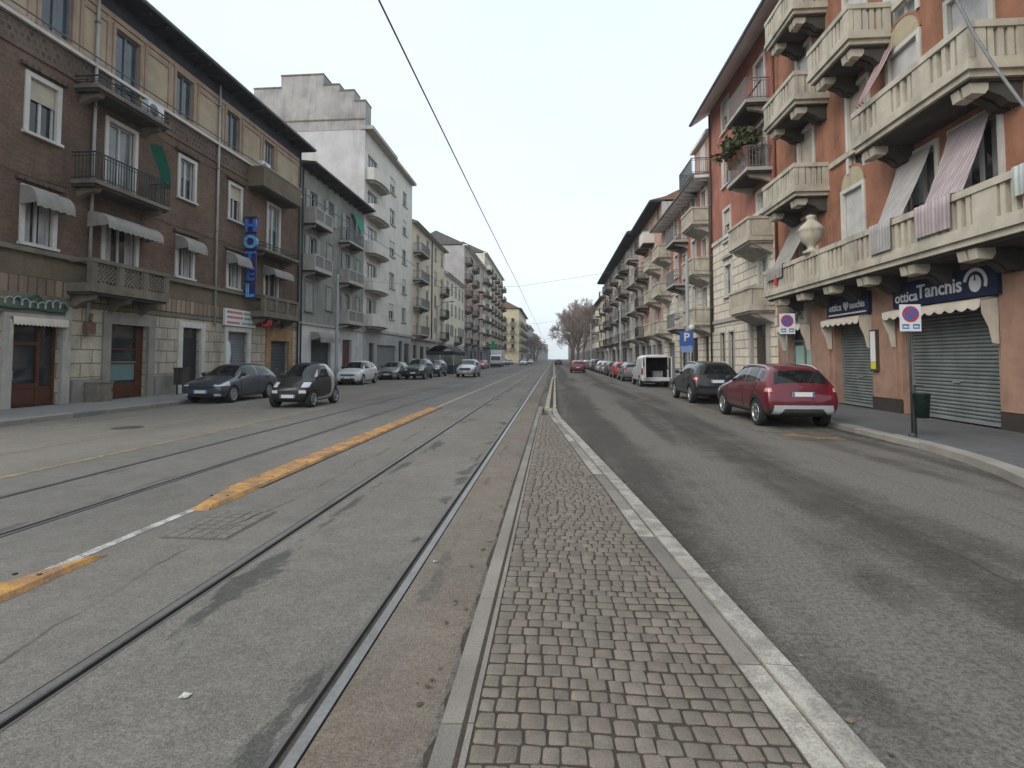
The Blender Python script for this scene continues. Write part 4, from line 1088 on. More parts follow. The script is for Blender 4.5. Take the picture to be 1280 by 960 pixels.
for y in (14.78, 16.62): mb.sheet([[(XL + .05 + .1 * q, y, 2.95 - .06 * q) for q in (0, 1)], [(XL + .06 + .13 * q, y + .02, 2.5) for q in (0, 1)], [(XL + .05 + .05 * q, y, 2.1 - .1 * q) for q in (0, 1)]], M_canvas_w)
A.mbpart('door_awning', mb)
A.hole(18.5, 20.35, .12, 3.0)
mb = MB(); fr = M_wood_br
A.bx(mb, -.3, -.2, 18.5, 18.6, .12, 3.0, fr); A.bx(mb, -.3, -.2, 20.0, 20.35, .12, 3.0, fr); A.bx(mb, -.3, -.21, 18.6, 20.0, .12, .70, fr); A.bx(mb, -.3, -.19, 18.6, 20.0, 1.50, 1.56, M_stone_d); A.bx(mb, -.3, -.19, 18.6, 20.0, 2.02, 2.08, fr); A.bx(mb, -.29, -.27, 18.6, 20.0, .7, 3.0, G_dark)
sw = A.mbpart('shop_window', mb)
mb = MB(); A.bx(mb, -.262, -.25, 18.6, 20.0, .82, 1.46, mat('teal_film', (.14, .215, .215), .4, .05, 3)); mb.build('teal_panel', sw)
surround(A, 18.5, 20.35, .12, 3.0, M_plinth, .34, .08, top=.42)
plain_door(A, 22.35, 23.6, .12, 3.1, M_dgreen, panels=(1, 2), transom=.5); surround(A, 22.35, 23.6, .12, 3.1, M_wsur, .26, .07)
roller(A, 25.65, 27.45, .12, 3.1, M_shut_l); surround(A, 25.65, 27.45, .12, 3.1, M_wsur, .24, .07)
roller(A, 29.75, 31.85, .12, 2.75, M_shut_d); surround(A, 29.75, 31.85, .12, 2.75, mat('ochre_stone', (.30, .185, .095), .85, .3, 1.5, .2, 40, .35), .5, .06, top=.75)
plain_door(A, 11.0, 12.6, .12, 2.9, M_wood_br)
A.wall(15.6, [(.95, M_plinth), (3.55, M_ashlarA), (4.35, M_ashlarA2), (5.12, M_bandA), (11.55, M_brickA), (12.42, M_brickA2), (14.9, M_creamA), (15.6, M_eave)], 11, M_brickA)
A.band('ledge', -.02, .16, 5.08, 5.24, M_stone_d); A.band('ledge', -.02, .14, 12.40, 12.52, M_wsur); A.band('ledge', -.02, .05, 11.50, 11.60, M_brickA); A.band('ledge', -.02, .05, 3.52, 3.66, M_stone_d); A.band('ledge', -.02, .09, .118, .9, M_plinth, 16.95, 18.1); A.band('ledge', -.02, .09, .118, .9, M_plinth, 20.75, 22.05); A.band('ledge', -.02, .06, 14.72, 14.92, M_pinkA)
mb = MB()
for y0, y1 in ((8.4, 11.4), (13.1, 15.1), (16.8, 18.05), (19.75, 21.2), (22.95, 24.9), (26.5, 28.4), (30.0, 32.9)):   # framed panels of the top floor
    mb = MB()
    for a, b, c, d in ((y0, y0 + .14, 12.54, 14.72), (y1 - .14, y1, 12.54, 14.72), (y0 + .14, y1 - .14, 12.54, 12.66), (y0 + .14, y1 - .14, 14.42, 14.58)): A.bx(mb, -.01, .045, a, b, c, d, M_pinkA)
    A.mbpart('panel_frame', mb)
A.eave(15.62, .82, .17, M_eave, M_tileroof, .45, .2, .35, brackets=.9)
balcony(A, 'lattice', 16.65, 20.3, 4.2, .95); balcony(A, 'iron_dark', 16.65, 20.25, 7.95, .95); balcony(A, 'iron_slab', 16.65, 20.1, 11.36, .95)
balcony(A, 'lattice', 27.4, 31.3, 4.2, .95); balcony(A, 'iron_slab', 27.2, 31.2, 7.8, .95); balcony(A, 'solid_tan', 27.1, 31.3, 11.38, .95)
for y in (15.6, 22.4, 26.05): awning(A, y - .66, y + .66, 7.18, .55, .62, .15)
awning(A, 17.35, 20.0, 7.02, .50, .85, .15); awning(A, 28.75, 30.9, 7.05, .5, .8, .14)
mb = MB()      # loose service cables strung along the brick front
for z, ya, yb, sg in ((7.62, 8.4, 16.6, .10), (7.66, 20.4, 27.3, .08), (3.75, 20.6, 33.0, .05), (11.2, 20.2, 26.9, .12)):
    mb = MB(); mb.tube([A.P(.05, lerp(ya, yb, i / 14), z - sg * math.sin(PI * (i * 3 % 14) / 14) ) for i in range(15)], .012, M_iron, 4); A.mbpart('service_cable', mb)
A.pipe(17.45, 3.0, 15.5, M_stone); A.pipe(24.5, 3.3, 15.5, M_stone); A.pipe(32.9, .2, 15.5, M_iron)
ac_n = [0]
def ac_unit(x, y, z, label, side=-1):
    r = thing('air_conditioner', label, 'air conditioner', (x, y, z), 0, 'outdoor air conditioner units')
    b = MB(); b.box(-.15, .15, -.42, .42, .06, .66, M_plate); b.box(-.12, .12, -.35, -.28, 0, .06, M_greyiron); b.box(-.12, .12, .28, .35, 0, .06, M_greyiron); b.build('casing', r, abs_=False)
    n = -side; b = MB(); b.lathe([(.24, n * .152), (.22, n * .165), (.05, n * .16), (.001, n * .158)], M_greyd, 'x', 20, (0, -.12, .36)); b.build('fan_grille', r, abs_=False)
ac_unit(-16.25, 19.55, 11.37, 'grey air conditioner box on the top slab balcony beside the glazed balcony door')
ac_unit(-16.2, 27.6, 12.0, 'weathered white air conditioner box on the top right parapet balcony of the brick house')
def cloth(name, label, cat, pts0, pts1, m, n=8, amp=.03, group=None):
    """hanging cloth between two edge polylines, with soft folds"""
    b = MB(); rows = []
    for i, (p, q) in enumerate(zip(pts0, pts1)):
        p, q = Vector(p), Vector(q); row = []
        for k in range(n + 1):
            t = k / n; v = p.lerp(q, t); v.x += amp * math.sin(t * n * 1.9 + i * .5) * (.3 + .7 * i / len(pts0)); row.append(v)
        rows.append(row)
    b.sheet(rows, m); o = b.build(name, label=label, cat=cat, group=group); return o
M_gcl = mat('green_cloth', (.008, .075, .048), .9, .2, 4, .05, 40)
cloth('green_drape', 'dark green cloth drape hanging beside the second floor balcony door of the brick house', 'drape', [(-16.5, 19.75, 10.55), (-16.4, 19.8, 10.0), (-16.25, 19.95, 9.4), (-16.2, 20.05, 8.7)], [(-16.2, 20.05, 10.5), (-16.1, 20.2, 10.0), (-15.98, 20.3, 9.4), (-15.95, 20.3, 8.75)], M_gcl)
# HOTEL sign: five lettered boxes stacked on a bracket
M_signb = mat('sign_blue', (.06, .16, .48), .45, .35, 4, .25, 9); M_signl = mat('sign_lightblue', (.13, .38, .66), .4, .3, 4, .25, 9); M_signd = mat('sign_violet', (.035, .035, .14), .5, .2, 3)
r = thing('hotel_sign', 'tall vertical HOTEL sign of blue letters projecting from the brown brick wall', 'sign', (-16.42, 26.9, 4.85))
cells = list('HOTEL'); z = 4.45
for i, ch in enumerate(cells):
    zt = 4.45 - i * .89
    b = MB(); w = .31; b.box(-w, w, -.05, .05, zt - .83, zt, M_signd); b.build('sign_box', r, abs_=False)
    o = put_text('letter', ch, .96, M_signl if i in (1, 4) else M_signb, FACE_C, (0, -.075, zt - .42), None, .035, .05); o.parent = r
    o = put_text('letter', ch, .84, M_signl if i in (1, 4) else M_signb, ((-1, 0, 0), (0, 0, 1), (0, 1, 0)), (0, .075, zt - .42), None, .035, .05); o.parent = r
b = MB(); b.box(-.36, .32, -.10, .10, 4.46, 4.56, M_iron)
for zz in (.4, 2.2, 4.0): b.box(-.46, -.28, -.03, .03, zz, zz + .06, M_iron)
b.build('bracket', r, abs_=False)
# green script sign: looping tube lettering on a pale fascia
M_tubeg = mat('script_green', (.02, .085, .07), .45, .2, 6); M_tubel = mat('script_pale_green', (.26, .36, .33), .5, .15, 6)
r = thing('shop_sign', 'green looping script sign above the brown wooden door', 'sign', (-16.78, 15.4, 3.45))
b = MB(); pts = []
for i in range(140):
    t = i / 139; y = -1.0 + 2.1 * t; pts.append((.10, y + .07 * math.sin(t * 52), .05 * math.sin(t * 9) + .13 * math.cos(t * 52) * (1 if (i // 22) % 3 else .75)))
b.tube(pts, .020, M_tubel, 6); b.build('script_lettering', r, abs_=False)
b = MB(); b.tube([(.06, -1.05, -.16), (.06, -.5, -.2), (.06, 0, -.14), (.06, .5, -.2), (.06, 1.1, -.2), (.06, 1.2, -.08), (.06, 1.15, .02), (.06, .9, .03)], .045, M_tubeg, 8)
b.tube([(.06, -.6, .12), (.06, -.1, .16), (.06, .15, .28), (.06, .3, .16), (.06, .12, 0)], .04, M_tubeg, 8); b.build('green_outline', r, abs_=False)
b = MB(); b.box(-.04, .02, -1.15, 1.2, -.33, .32, M_stone_d); b.build('backing_board', r, abs_=False)
M_sred = mat('sign_red', (.42, .04, .045), .6, .12, 4); M_sgrn = mat('sign_green', (.10, .22, .16), .6, .12, 4)
r = thing('shop_sign', 'white rectangular shop sign with red and green rows over the grey roller shutter', 'sign', (-16.76, 26.55, 3.38))
b = MB(); b.box(-.05, .08, -1.36, 1.36, 0, .88, M_plate); b.build('board', r, abs_=False)
b = MB()
for zz, (ya, yb), m in ((.70, (-1.2, .1), M_sred), (.44, (-1.2, .15), M_sred), (.16, (-1.2, -.1), M_sred), (.70, (.25, 1.2), M_sgrn), (.44, (.3, 1.1), M_sgrn), (.16, (.1, 1.2), M_sgrn)):
    y = ya
    while y < yb:
        w = R_.uniform(.06, .13); b.box(.079, .084, y, min(y + w, yb), zz - .055, zz + .06, m); y += w + .035
b.build('lettering_rows', r, abs_=False)
r = thing('projecting_sign', 'small round red sign projecting from the wall beside the white shop sign', 'sign', (-16.35, 28.35, 3.75))
b = MB(); b.lathe([(.001, -.05), (.36, -.05), (.38, 0), (.36, .05), (.001, .05)], M_sred, 'y', 24); b.build('disc', r, abs_=False)
b = MB(); b.lathe([(.16, -.056), (.20, -.060), (.24, -.056)], mat('sign_pink', (.55, .2, .2), .6, .1, 4), 'y', 24); b.build('ring_mark', r, abs_=False)
b = MB(); b.box(-.5, -.34, -.02, .02, -.03, .03, M_iron); b.build('bracket', r, abs_=False)
mb = MB(); mb.sheet([[(XL + .09, 25.42, 2.55), (XL + .11, 25.62, 2.6), (XL + .09, 25.78, 2.45)], [(XL + .10, 25.40, 1.9), (XL + .13, 25.6, 1.9), (XL + .10, 25.85, 1.95)], [(XL + .09, 25.48, 1.1), (XL + .12, 25.6, 1.05), (XL + .09, 25.7, 1.2)]], M_plate)
mb.build('paper_poster', label='torn white paper sheet hanging on the left jamb of the grey shutter', cat='poster')
# street pieces by the wall
r = thing('utility_cabinet', 'low grey utility cabinet against the wall between wooden door and shop window', 'cabinet', (-16.5, 17.75, .12))
b = MB(); b.box(-.22, .2, -.36, .36, 0, .66, M_stone_d); b.box(-.24, .23, -.38, .38, .66, .71, M_stone_d); b.build('casing', r, abs_=False)
b = MB(); b.box(.2, .215, -.31, .31, .06, .61, M_stone_d); b.box(.215, .235, .28, .32, .36, .44, M_iron); b.build('door', r, abs_=False)
r = thing('litter_bin', 'brown metal litter bin on a post beside the black doorway', 'bin', (-16.2, 21.55, .12))
b = MB(); b.box(-.2, .2, -.22, .22, .42, 1.12, M_wood_d); b.box(-.22, .22, -.24, .24, 1.1, 1.16, M_iron); b.build('container', r, abs_=False)
b = MB(); b.tube([(0, -.26, 0), (0, -.26, 1.1)], .035, M_iron, 8); b.build('post', r, abs_=False)
r = thing('meter_box', 'rusty iron lantern bracket at the foot of the cream downpipe', 'bracket', (-16.7, 17.45, 2.55))
b = MB(); b.box(-.08, .12, -.16, .16, 0, .42, mat('rust', (.16, .085, .06), .9, .3, 8)); b.tube([(.05, 0, .42), (.08, 0, .75)], .05, MATS['rust'], 8); b.build('casing', r, abs_=False)

# B: grey-green house
style('B', sur=M_green, sw=.10, shut=M_louvre, smode='open', wood=M_louvre, pane=G_mid); style('Bc', sur=M_green, sw=.10, shut=M_louvre, smode='closed', wood=M_louvre)
style('Bd', sur=M_green, sw=.10, sill=False, shut=M_louvre, smode='open', wood=M_wood)
B = Bld('green_apartment_building', 'grey green plaster house with louvred shutters, dark eaves and white ground floor', -1, 33.1, 44.8)
for z in (4.55, 7.78, 10.98):
    if z > 5: B.win('Bd', 34.9, z, 1.1, 2.35, 'balcony_door')
    else: B.win('Bc', 34.6, 4.95, 1.15, 2.0)
    B.win('Bc' if z < 10 else 'B', 37.8, z + .75, 1.0, 1.75); B.win('Bd', 41.0, z, 1.05, 2.35, 'balcony_door'); B.win('B' if z > 10 else 'Bc', 43.5, z + .75, .85, 1.65)
    if z > 5: balcony(B, 'panel', 33.45, 36.3, z, .9)
    balcony(B, 'panel' if z < 10 else 'iron_grey', 39.3, 42.6, z, .9)
roller(B, 35.0, 38.2, .12, 3.0, M_shut_d, -.25); plain_door(B, 40.4, 42.3, .12, 3.2, mat('maroon_door', (.10, .028, .03), .5, .2, 4), panels=(2, 4)); B.wall(14.6, [(4.0, M_whitel), (15, M_green)], 11, M_green)
B.band('ledge', -.02, .12, 4.0, 4.14, M_stone); B.eave(14.75, .95, .16, M_eave, M_tileroof, .45, -.05, .1, brackets=1.0, wallz=14.6)
awning(B, 34.9, 38.3, 3.55, .42, .7, .35, M_canvas); B.band('pilaster', -.02, .05, .13, 3.9, M_wsur, 39.3, 39.6); B.band('pilaster', -.02, .05, .13, 3.9, M_wsur, 43.3, 43.6); B.pipe(33.32, .2, 14.5, M_iron)
cloth('green_drape', 'bright green awning cloth hanging by the top right balcony of the grey green house', 'drape', [(-16.7, 41.7, 13.9), (-16.3, 41.7, 13.2), (-16.0, 41.7, 12.3)], [(-16.7, 42.8, 13.9), (-16.2, 42.8, 13.2), (-15.95, 42.7, 12.4)], mat('green_cloth_bright', (.02, .24, .16), .9, .15, 4))
# C: tall off-white block with stepped stained gable
style('C', sur=None, pane=G_dark, wood=M_wood, sill=True); style('Cd', sur=None, sill=False, pane=G_dark, leaf=3); style('Cb', sur=None, pane=G_dark, blind=.45, bmat=M_blind)
Cb = Bld('white_apartment_block', 'tall off-white block with rounded balconies and stained stepped chimney gable', -1, 44.8, 60.5)
for i, z in enumerate((4.75, 8.0, 11.35, 14.7, 18.0)):
    Cb.win('Cd', 46.9, z, 2.6, 2.4, 'balcony_door'); balcony(Cb, 'round', 45.0, 49.6, z, 1.15)
    Cb.win('C' if i % 2 else 'Cb', 52.9, z + 1.0, 1.7, 1.6); Cb.win('Cb' if i % 2 else 'C', 57.4, z + 1.0, 1.5, 1.6)
roller(Cb, 46.4, 47.8, .12, 3.1, M_shut_d); roller(Cb, 48.6, 54.4, .12, 3.0, M_shut_l, -.2); plain_door(Cb, 55.6, 57.0, .12, 3.6, M_dgreen); plain_door(Cb, 57.6, 59.8, .12, 3.4, M_wood_d)
Cb.wall(22.3, [(4.2, M_greyw), (23, M_white)], 10.5, M_gable); Cb.band('ledge', -.05, .12, 4.15, 4.4, M_stone)
mb = MB(); Cb.bx(mb, -.4, .75, 44.7, 52.2, 22.3, 22.62, M_stone); Cb.bx(mb, -.4, .55, 52.2, 60.4, 22.32, 22.62, M_stone); Cb.mbpart('cornice', mb)
mb = MB(); ya, yb = 44.78, 47.5
for x0, x1, zt in ((-17.9, -16.83, 24.9), (-19.3, -17.9, 25.9), (-20.8, -19.3, 26.5), (-24.8, -20.8, 27.5), (-27.4, -24.8, 26.4)):
    mb.box(x0, x1, ya, yb if x1 < -19 else 46.2, 22.31, zt, M_concrete); mb.box(x0 - .03, x1 + .03, ya - .04, (yb if x1 < -19 else 46.2) + .04, zt, zt + .14, M_stone_d)
Cb.mbpart('stepped_gable', mb)
mb = MB(); mb.box(-27.3, -16.9, 44.74, 44.79, 23.2, 23.34, M_stone_d); Cb.mbpart('string_course', mb)

# generic street houses
def block(name, label, side, y0, y1, H, cols, floors, z1, fh, wk, dk, wallb, w=1.1, h=1.75, balc=(), X0=None, depth=11, eave=None, side_m=None, ground=None, sillh=1.0, gz=3.0, far=False, doorw=1.0, group=None):
    b = Bld(name, label, side, y0, y1, X0, group=group)
    for f in range(floors):
        z = z1 + f * fh
        for ci, y in enumerate(cols):
            bk = next((q for q in balc if q[0] == ci and f in q[3]), None)
            if bk:
                b.win(dk, y, z + .01, doorw, 2.3, 'balcony_door'); balcony(b, bk[1], y - bk[2] / 2, y + bk[2] / 2, z, bk[4])
            else:
                kk = wk if isinstance(wk, str) else wk[(ci * 3 + f * 2 + int(y0)) % len(wk)]
                b.win(kk, y, z + sillh, w, h)
    for g in (ground or ()):
        k, a, c, zt = g[:4]
        if k == 'roller': roller(b, a, c, .12, zt, g[4] if len(g) > 4 else M_shut_l, -.22, .1)
        elif k == 'door': plain_door(b, a, c, .12, zt, g[4] if len(g) > 4 else M_wood_d)
        else:
            b.win('shopglass', (a + c) / 2, .55, c - a, zt - .55, 'shop_window')
    b.wall(H, wallb, depth, side_m)
    if eave: b.eave(*eave[0], **eave[1])
    return b
style('shopglass', sur=None, sill=False, leaf=2, wood=M_wood_d, pane=G_dark)
style('plainw', sur=M_stone, sw=.10, so=.03); style('plainw_b', sur=M_stone, sw=.10, so=.03, blind=.6, bmat=M_blind_b); style('plain_sh', sur=None, shut=M_louvre_b, smode='closed'); style('plain_sho', sur=None, shut=M_louvre_g, smode='open')
style('pd', sur=M_stone, sw=.10, so=.03, sill=False, pane=G_mid); style('far', sur=None, sill=False, leaf=0, pane=G_dark); style('farm', sur=None, sill=False, leaf=0, pane=G_mid)
D = block('beige_apartment_building', 'beige rendered house with iron balconies and a downpipe, beyond the tall off-white block', -1, 60.5, 79.2, 18.0, (63.2, 68.2, 73.0, 77.2), 4, 4.6, 3.35, ('plainw', 'plainw_b', 'plain_sh'), 'pd', [(4.1, M_stone), (19, M_beige)],
    balc=[(0, 'iron_grey', 4.2, (0, 1, 2, 3), 1.1), (3, 'iron_dark', 2.6, (0, 1, 2), 1.0)], eave=((18.0, .6, .2, M_stone, M_tileroof), dict(e0=0, e1=.1)), ground=[('door', 61.4, 63.2, 3.3), ('glass', 64.6, 66.6, 3.2), ('glass', 67.6, 69.8, 3.2), ('glass', 71.0, 73.2, 3.2), ('roller', 74.6, 77.8, 3.0, M_shut_d)], side_m=M_greyw)
D.band('ledge', -.02, .35, 4.0, 4.3, M_stone); D.pipe(70.6, 4.3, 17.9, M_wood_d, .08)
Fb = block('ivory_apartment_building', 'low ivory house with green grey shutters, lower than the grey party wall behind', -1, 79.2, 97.0, 14.9, (81.5, 85.0, 88.5, 92.0, 95.2), 3, 4.4, 3.4, ('Bc', 'plain_sho', 'Bc'), 'pd', [(4.0, M_greyw), (15, M_ivory)],
    balc=[(2, 'iron_dark', 3.0, (0,), 1.0)], eave=((14.9, .6, .2, M_eave_g, M_tileroof), dict(e0=0, e1=0)), ground=[('glass', 80.2, 83.4, 3.2), ('roller', 85, 88, 3, M_shut_d), ('door', 90, 91.6, 3.2), ('roller', 93, 96, 3)])
G = block('pink_apartment_building', 'tall faded pink block with stacked iron balconies and blank grey party wall', -1, 97.0, 126.0, 23.2, (99.4, 103.6, 108.0, 112.4, 116.8, 121.0, 124.2), 6, 4.5, 3.1, ('plainw', 'plain_sh', 'plainw_b'), 'pd', [(4.0, M_greyd), (10.5, M_pinkg), (17, M_pink), (24, M_pinkg)],
    balc=[(0, 'iron_dark', 3.0, (0, 1, 2, 3, 4, 5), 1.2), (2, 'iron_dark', 3.4, (0, 1, 2, 3, 4, 5), 1.2), (4, 'solid', 3.4, (0, 1, 2, 3, 4), 1.2), (6, 'iron_dark', 2.6, (0, 1, 2, 3, 4, 5), 1.2)], eave=((23.2, .7, .2, M_eave_g, M_tilegrey), dict(e0=0, e1=0)), ground=[('roller', 98, 102, 3.2), ('glass', 104, 107, 3.2), ('roller', 109, 113, 3.2, M_shut_d), ('door', 115, 117, 3.2), ('glass', 118.5, 122, 3.2)], side_m=M_greyw)
mb = MB()
for y, z in ((98.5, 25.2), (106, 26)): mb.box(-21.4, -20.2, y, y + 1.0, 23.4, z, M_pinkg)
G.mbpart('chimney', mb)
Hb = block('tall_cream_block', 'very tall cream block with continuous balconies standing above its pink neighbour', -1, 126.0, 172.0, 27.6, [128.5 + 4.2 * i for i in range(11)], 7, 4.6, 3.2, ('plainw', 'plain_sh', 'plainw_b'), 'pd', [(4.2, M_greyd), (28, M_beige)],
    balc=[(i, 'iron_dark' if i % 4 else 'solid', 3.6, tuple(range(7)), 1.3) for i in (0, 1, 3, 5, 7, 9, 10)], eave=((27.6, .6, .25, M_eave_g, M_tilegrey), dict(e0=0, e1=0)), ground=[('roller', 128, 132, 3.2), ('glass', 134, 139, 3.2), ('roller', 142, 147, 3.2, M_shut_d), ('glass', 150, 158, 3.2)], side_m=M_ivory)
Ib = block('yellow_corner_house', 'yellow corner house with reddish hipped roof standing forward into the avenue', -1, 186.0, 236.0, 19.5, [190 + 5 * i for i in range(9)], 5, 4.6, 3.1, ('plain_sh', 'plainw'), 'pd', [(4.2, M_stone), (20, M_yellow)], X0=-12.4,
    balc=[(i, 'iron_dark', 3.2, (0, 1, 2, 3), 1.2) for i in (0, 2, 4, 6, 8)], eave=((19.5, .9, .25, M_eave, M_tileroof), dict(e0=.6, e1=.6, rise=.55)), ground=[('glass', 188, 196, 3.3), ('glass', 200, 210, 3.3)])
mb = MB()       # side front facing down the street
for x in (-14.6, -17.4, -20.2):
    for f in range(4):
        z = 4.6 + 3.1 * f; mb.box(x - .5, x + .5, 185.9, 186.05, z, z + 2.2, G_dark); mb.box(x - 1.0, x + 1.0, 185.0, 186.0, z - .18, z - .02, M_stone); mb.box(x - 1.0, x + 1.0, 185.0, 185.06, z, z + .9, M_greyd)
Ib.mbpart('side_balconies', mb)
yy = 238.0; k = 0
for L, H, m, lab in ((52, 17.5, M_pinkg, 'greyish pink terrace beyond the yellow corner house, half behind bare trees'), (60, 20, M_greyw, 'pale grey terrace far down the left of the avenue'), (70, 18, M_beige, 'beige terrace fading into the haze on the left'), (90, 21, M_greyd, 'dark grey terrace closing the left side in the haze')):
    n = int(L / 4.4); block('terrace', lab, -1, yy, yy + L, H, [yy + 2.4 + 4.4 * i for i in range(n)], int((H - 4.5) / 3.2), 4.6, 3.2, ('far', 'farm'), 'far', [(4.2, M_greyd), (H, m)], X0=-13.2 - k * .3, eave=((H, .6, .2, M_eave, M_tilegrey), dict(e0=0, e1=0)), w=1.3, h=1.8)
    yy += L + 1; k += 1
# ---------------------------------------------------------------- right side
style('R1', sur=M_wsur, sw=.13, pane=G_lite, blind=.97, wood=M_wood, bmat=M_blind); style('R1d', sur=M_wsur, sw=.13, sill=False, pane=G_mid, blind=.8, bmat=M_blind_b)
style('R1o', sur=M_wsur, sw=.13, sill=False, pane=G_blue, wood=M_wood); style('R1e', sur=M_wsur, sw=.13, sill=False, pane=G_lite, blind=.7, bmat=M_blind)
R1 = Bld('red_apartment_building', 'orange red apartment house with cream stone balconies over shuttered optician shop', 1, 7.6, 23.7)
def arch(b, yc, z, w, m):        # blind arched panel over a window
    mb = MB(); n = 12; r = w / 2
    P = [b.P(-.01, yc - r, z)] + [b.P(-.01, yc - r * math.cos(PI * i / n), z + r * .95 * math.sin(PI * i / n)) for i in range(n + 1)] + [b.P(-.01, yc + r, z)]
    mb.prism(P[1:-1], (b.n * .035, 0, 0), m)
    for i in range(n):
        a0, a1 = PI * i / n, PI * (i + 1) / n
        q = [(yc - (r + d) * math.cos(a), z + (r + d) * .95 * math.sin(a)) for a, d in ((a0, 0), (a1, 0), (a1, .07), (a0, .07))]
        mb.prism([b.P(-.01, y, zz) for y, zz in q], (b.n * .05, 0, 0), M_red1)
    return b.mbpart('blind_arch', mb)
M_archp = mat('arch_panel', (.40, .35, .25), .9, .15, 2, .06, 40, .25)
R1.win('R1', 17.7, 5.25, 1.1, 1.98); arch(R1, 17.7, 7.38, 1.3, M_archp)
R1.win('R1o', 20.75, 4.34, 1.15, 2.75, 'balcony_door'); R1.win('R1o', 14.6, 4.34, 1.2, 2.85, 'balcony_door'); R1.win('R1o', 12.75, 4.34, 1.3, 2.85, 'balcony_door'); R1.win('R1o', 9.6, 4.34, 1.2, 2.85, 'balcony_door')
for z, kk in ((7.78, 'R1d'), (11.1, 'R1e'), (14.4, 'R1e')):
    R1.win(kk, 20.75, z, 1.1, 2.75, 'balcony_door')
    R1.win(kk, 17.3, z + .02, 1.1, 2.7, 'balcony_door')
    R1.win('R1e', 15.1, z, 1.2, 2.65, 'balcony_door') ; R1.win('R1e', 12.8, z, 1.2, 2.7, 'balcony_door'); R1.win('R1e', 9.6, z, 1.1, 2.6, 'balcony_door')
arch(R1, 15.1, 10.58, 1.4, M_archp)
L1 = roller(R1, 12.35, 15.55, .12, 2.98, M_shut_g, -.30, .095); L2 = roller(R1, 16.95, 19.1, .12, 2.98, M_shut_g, -.30, .095)
R1.hole(20.75, 22.75, .12, 2.98)
mb = MB(); R1.bx(mb, -.30, -.22, 20.75, 22.75, .12, .6, M_shut_d); R1.bx(mb, -.29, -.27, 20.75, 22.75, .6, 2.98, G_blue)
for y in (20.75, 21.7, 22.67): R1.bx(mb, -.31, -.2, y, y + .08, .12, 2.98, M_greyiron)
R1.bx(mb, -.30, -.2, 20.83, 22.67, 2.35, 2.43, M_greyiron)
sw = R1.mbpart('shop_window', mb); mb = MB(); R1.bx(mb, -.262, -.25, 20.9, 21.65, .7, 2.3, mat('mint_poster', (.26, .40, .36), .6, .12, 2)); R1.bx(mb, -.262, -.25, 21.85, 22.6, 1.2, 2.2, MATS['mint_poster']); mb.build('window_poster', sw)
roller(R1, 8.6, 11.0, .12, 2.98, M_shut_g, -.30, .095)
R1.wall(17.3, [(.5, M_darkpl), (4.1, M_pier), (19, M_red1)], 11, M_red1)
R1.band('plinth', -.02, .05, .118, .52, M_darkpl, 11.05, 12.3); R1.band('plinth', -.02, .05, .118, .52, M_darkpl, 15.6, 16.9); R1.band('plinth', -.02, .05, .118, .52, M_darkpl, 19.15, 20.7)
for y0, y1 in ((11.15, 12.2), (15.7, 16.8), (19.3, 20.55)): R1.band('pier', -.02, .07, .521, 3.9, M_pier, y0, y1)
mb = MB()
for z in (7.62, 10.92, 14.2):
    for ya, yb in ((7.7, 11.2), (15.62, 19.0)) if z < 9 else ((7.7, 15.4), (18.0, 18.95)): R1.bx(mb, -.02, .09, ya, yb, z + .74, z + .92, M_cream1)
R1.mbpart('string_course', mb)
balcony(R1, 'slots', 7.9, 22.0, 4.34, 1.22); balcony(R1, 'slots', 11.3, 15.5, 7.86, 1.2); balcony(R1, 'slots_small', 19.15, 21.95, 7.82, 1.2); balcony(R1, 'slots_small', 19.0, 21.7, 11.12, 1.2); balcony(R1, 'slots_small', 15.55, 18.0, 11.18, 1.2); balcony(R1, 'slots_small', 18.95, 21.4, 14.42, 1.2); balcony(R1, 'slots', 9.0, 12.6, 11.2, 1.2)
R1.pipe(23.45, 4.0, 17.0, mat('red_pipe', (.17, .06, .045), .7, .15, 3), .06); R1.eave(16.35, 1.1, .16, M_eave_g, M_tileroof, .4, .1, .02, wallz=17.25)
# scalloped shop valances below the name boards
def valance(b, y0, y1, z, m):
    mb = MB(); n = int((y1 - y0) / .08); n -= n % 4
    def sc(i): return .075 * abs(math.sin(i * PI / 4))
    rows = [[b.P(.04, lerp(y0, y1, i / n), z + .08) for i in range(n + 1)], [b.P(.42, lerp(y0, y1, i / n), z - .02) for i in range(n + 1)], [b.P(.43, lerp(y0, y1, i / n), z - .17 - sc(i)) for i in range(n + 1)]]
    mb.sheet(rows, m)
    for y in (y0, y1):
        mb.sheet([[b.P(.04, y, z + .06), b.P(.42, y, z - .02)], [b.P(.04, y, z - .35), b.P(.40, y, z - .32)], [b.P(.05, y, z - .7), b.P(.27, y, z - .62)], [b.P(.05, y, z - 1.0), b.P(.20, y, z - .98)]], m)
        mb.tube([b.P(.04, y, z + .05), b.P(.42, y, z - .01)], .015, M_greyiron, 5)
    return b.mbpart('valance_awning', mb)
valance(R1, 12.25, 15.7, 3.0, M_canvas_w); valance(R1, 16.85, 19.15, 3.0, M_canvas_w); valance(R1, 20.7, 22.8, 3.0, M_canvas_w)
M_navy = mat('sign_navy', (.012, .018, .055), .4, .12, 2); M_letw = mat('sign_lettering', (.56, .58, .60), .5, .05, 4)
def shopsign(y0, y1, label):
    r = thing('shop_sign', label, 'shop sign', (XR - .12, (y0 + y1) / 2, 3.40)); w = (y1 - y0) / 2
    b = MB(); b.box(-.06, .10, -w, w, -.31, .36, M_navy); b.build('board', r, abs_=False); return r, -.063
def lett(r, body, size, y, z, bold=.0, m=None):
    o = put_text('lettering', body, size, m or M_letw, FACE_R, (-.064, y, z), None, bold); o.parent = r; return o
r, _ = shopsign(12.1, 15.6, 'navy optician name board with large pale lettering and eye emblem')
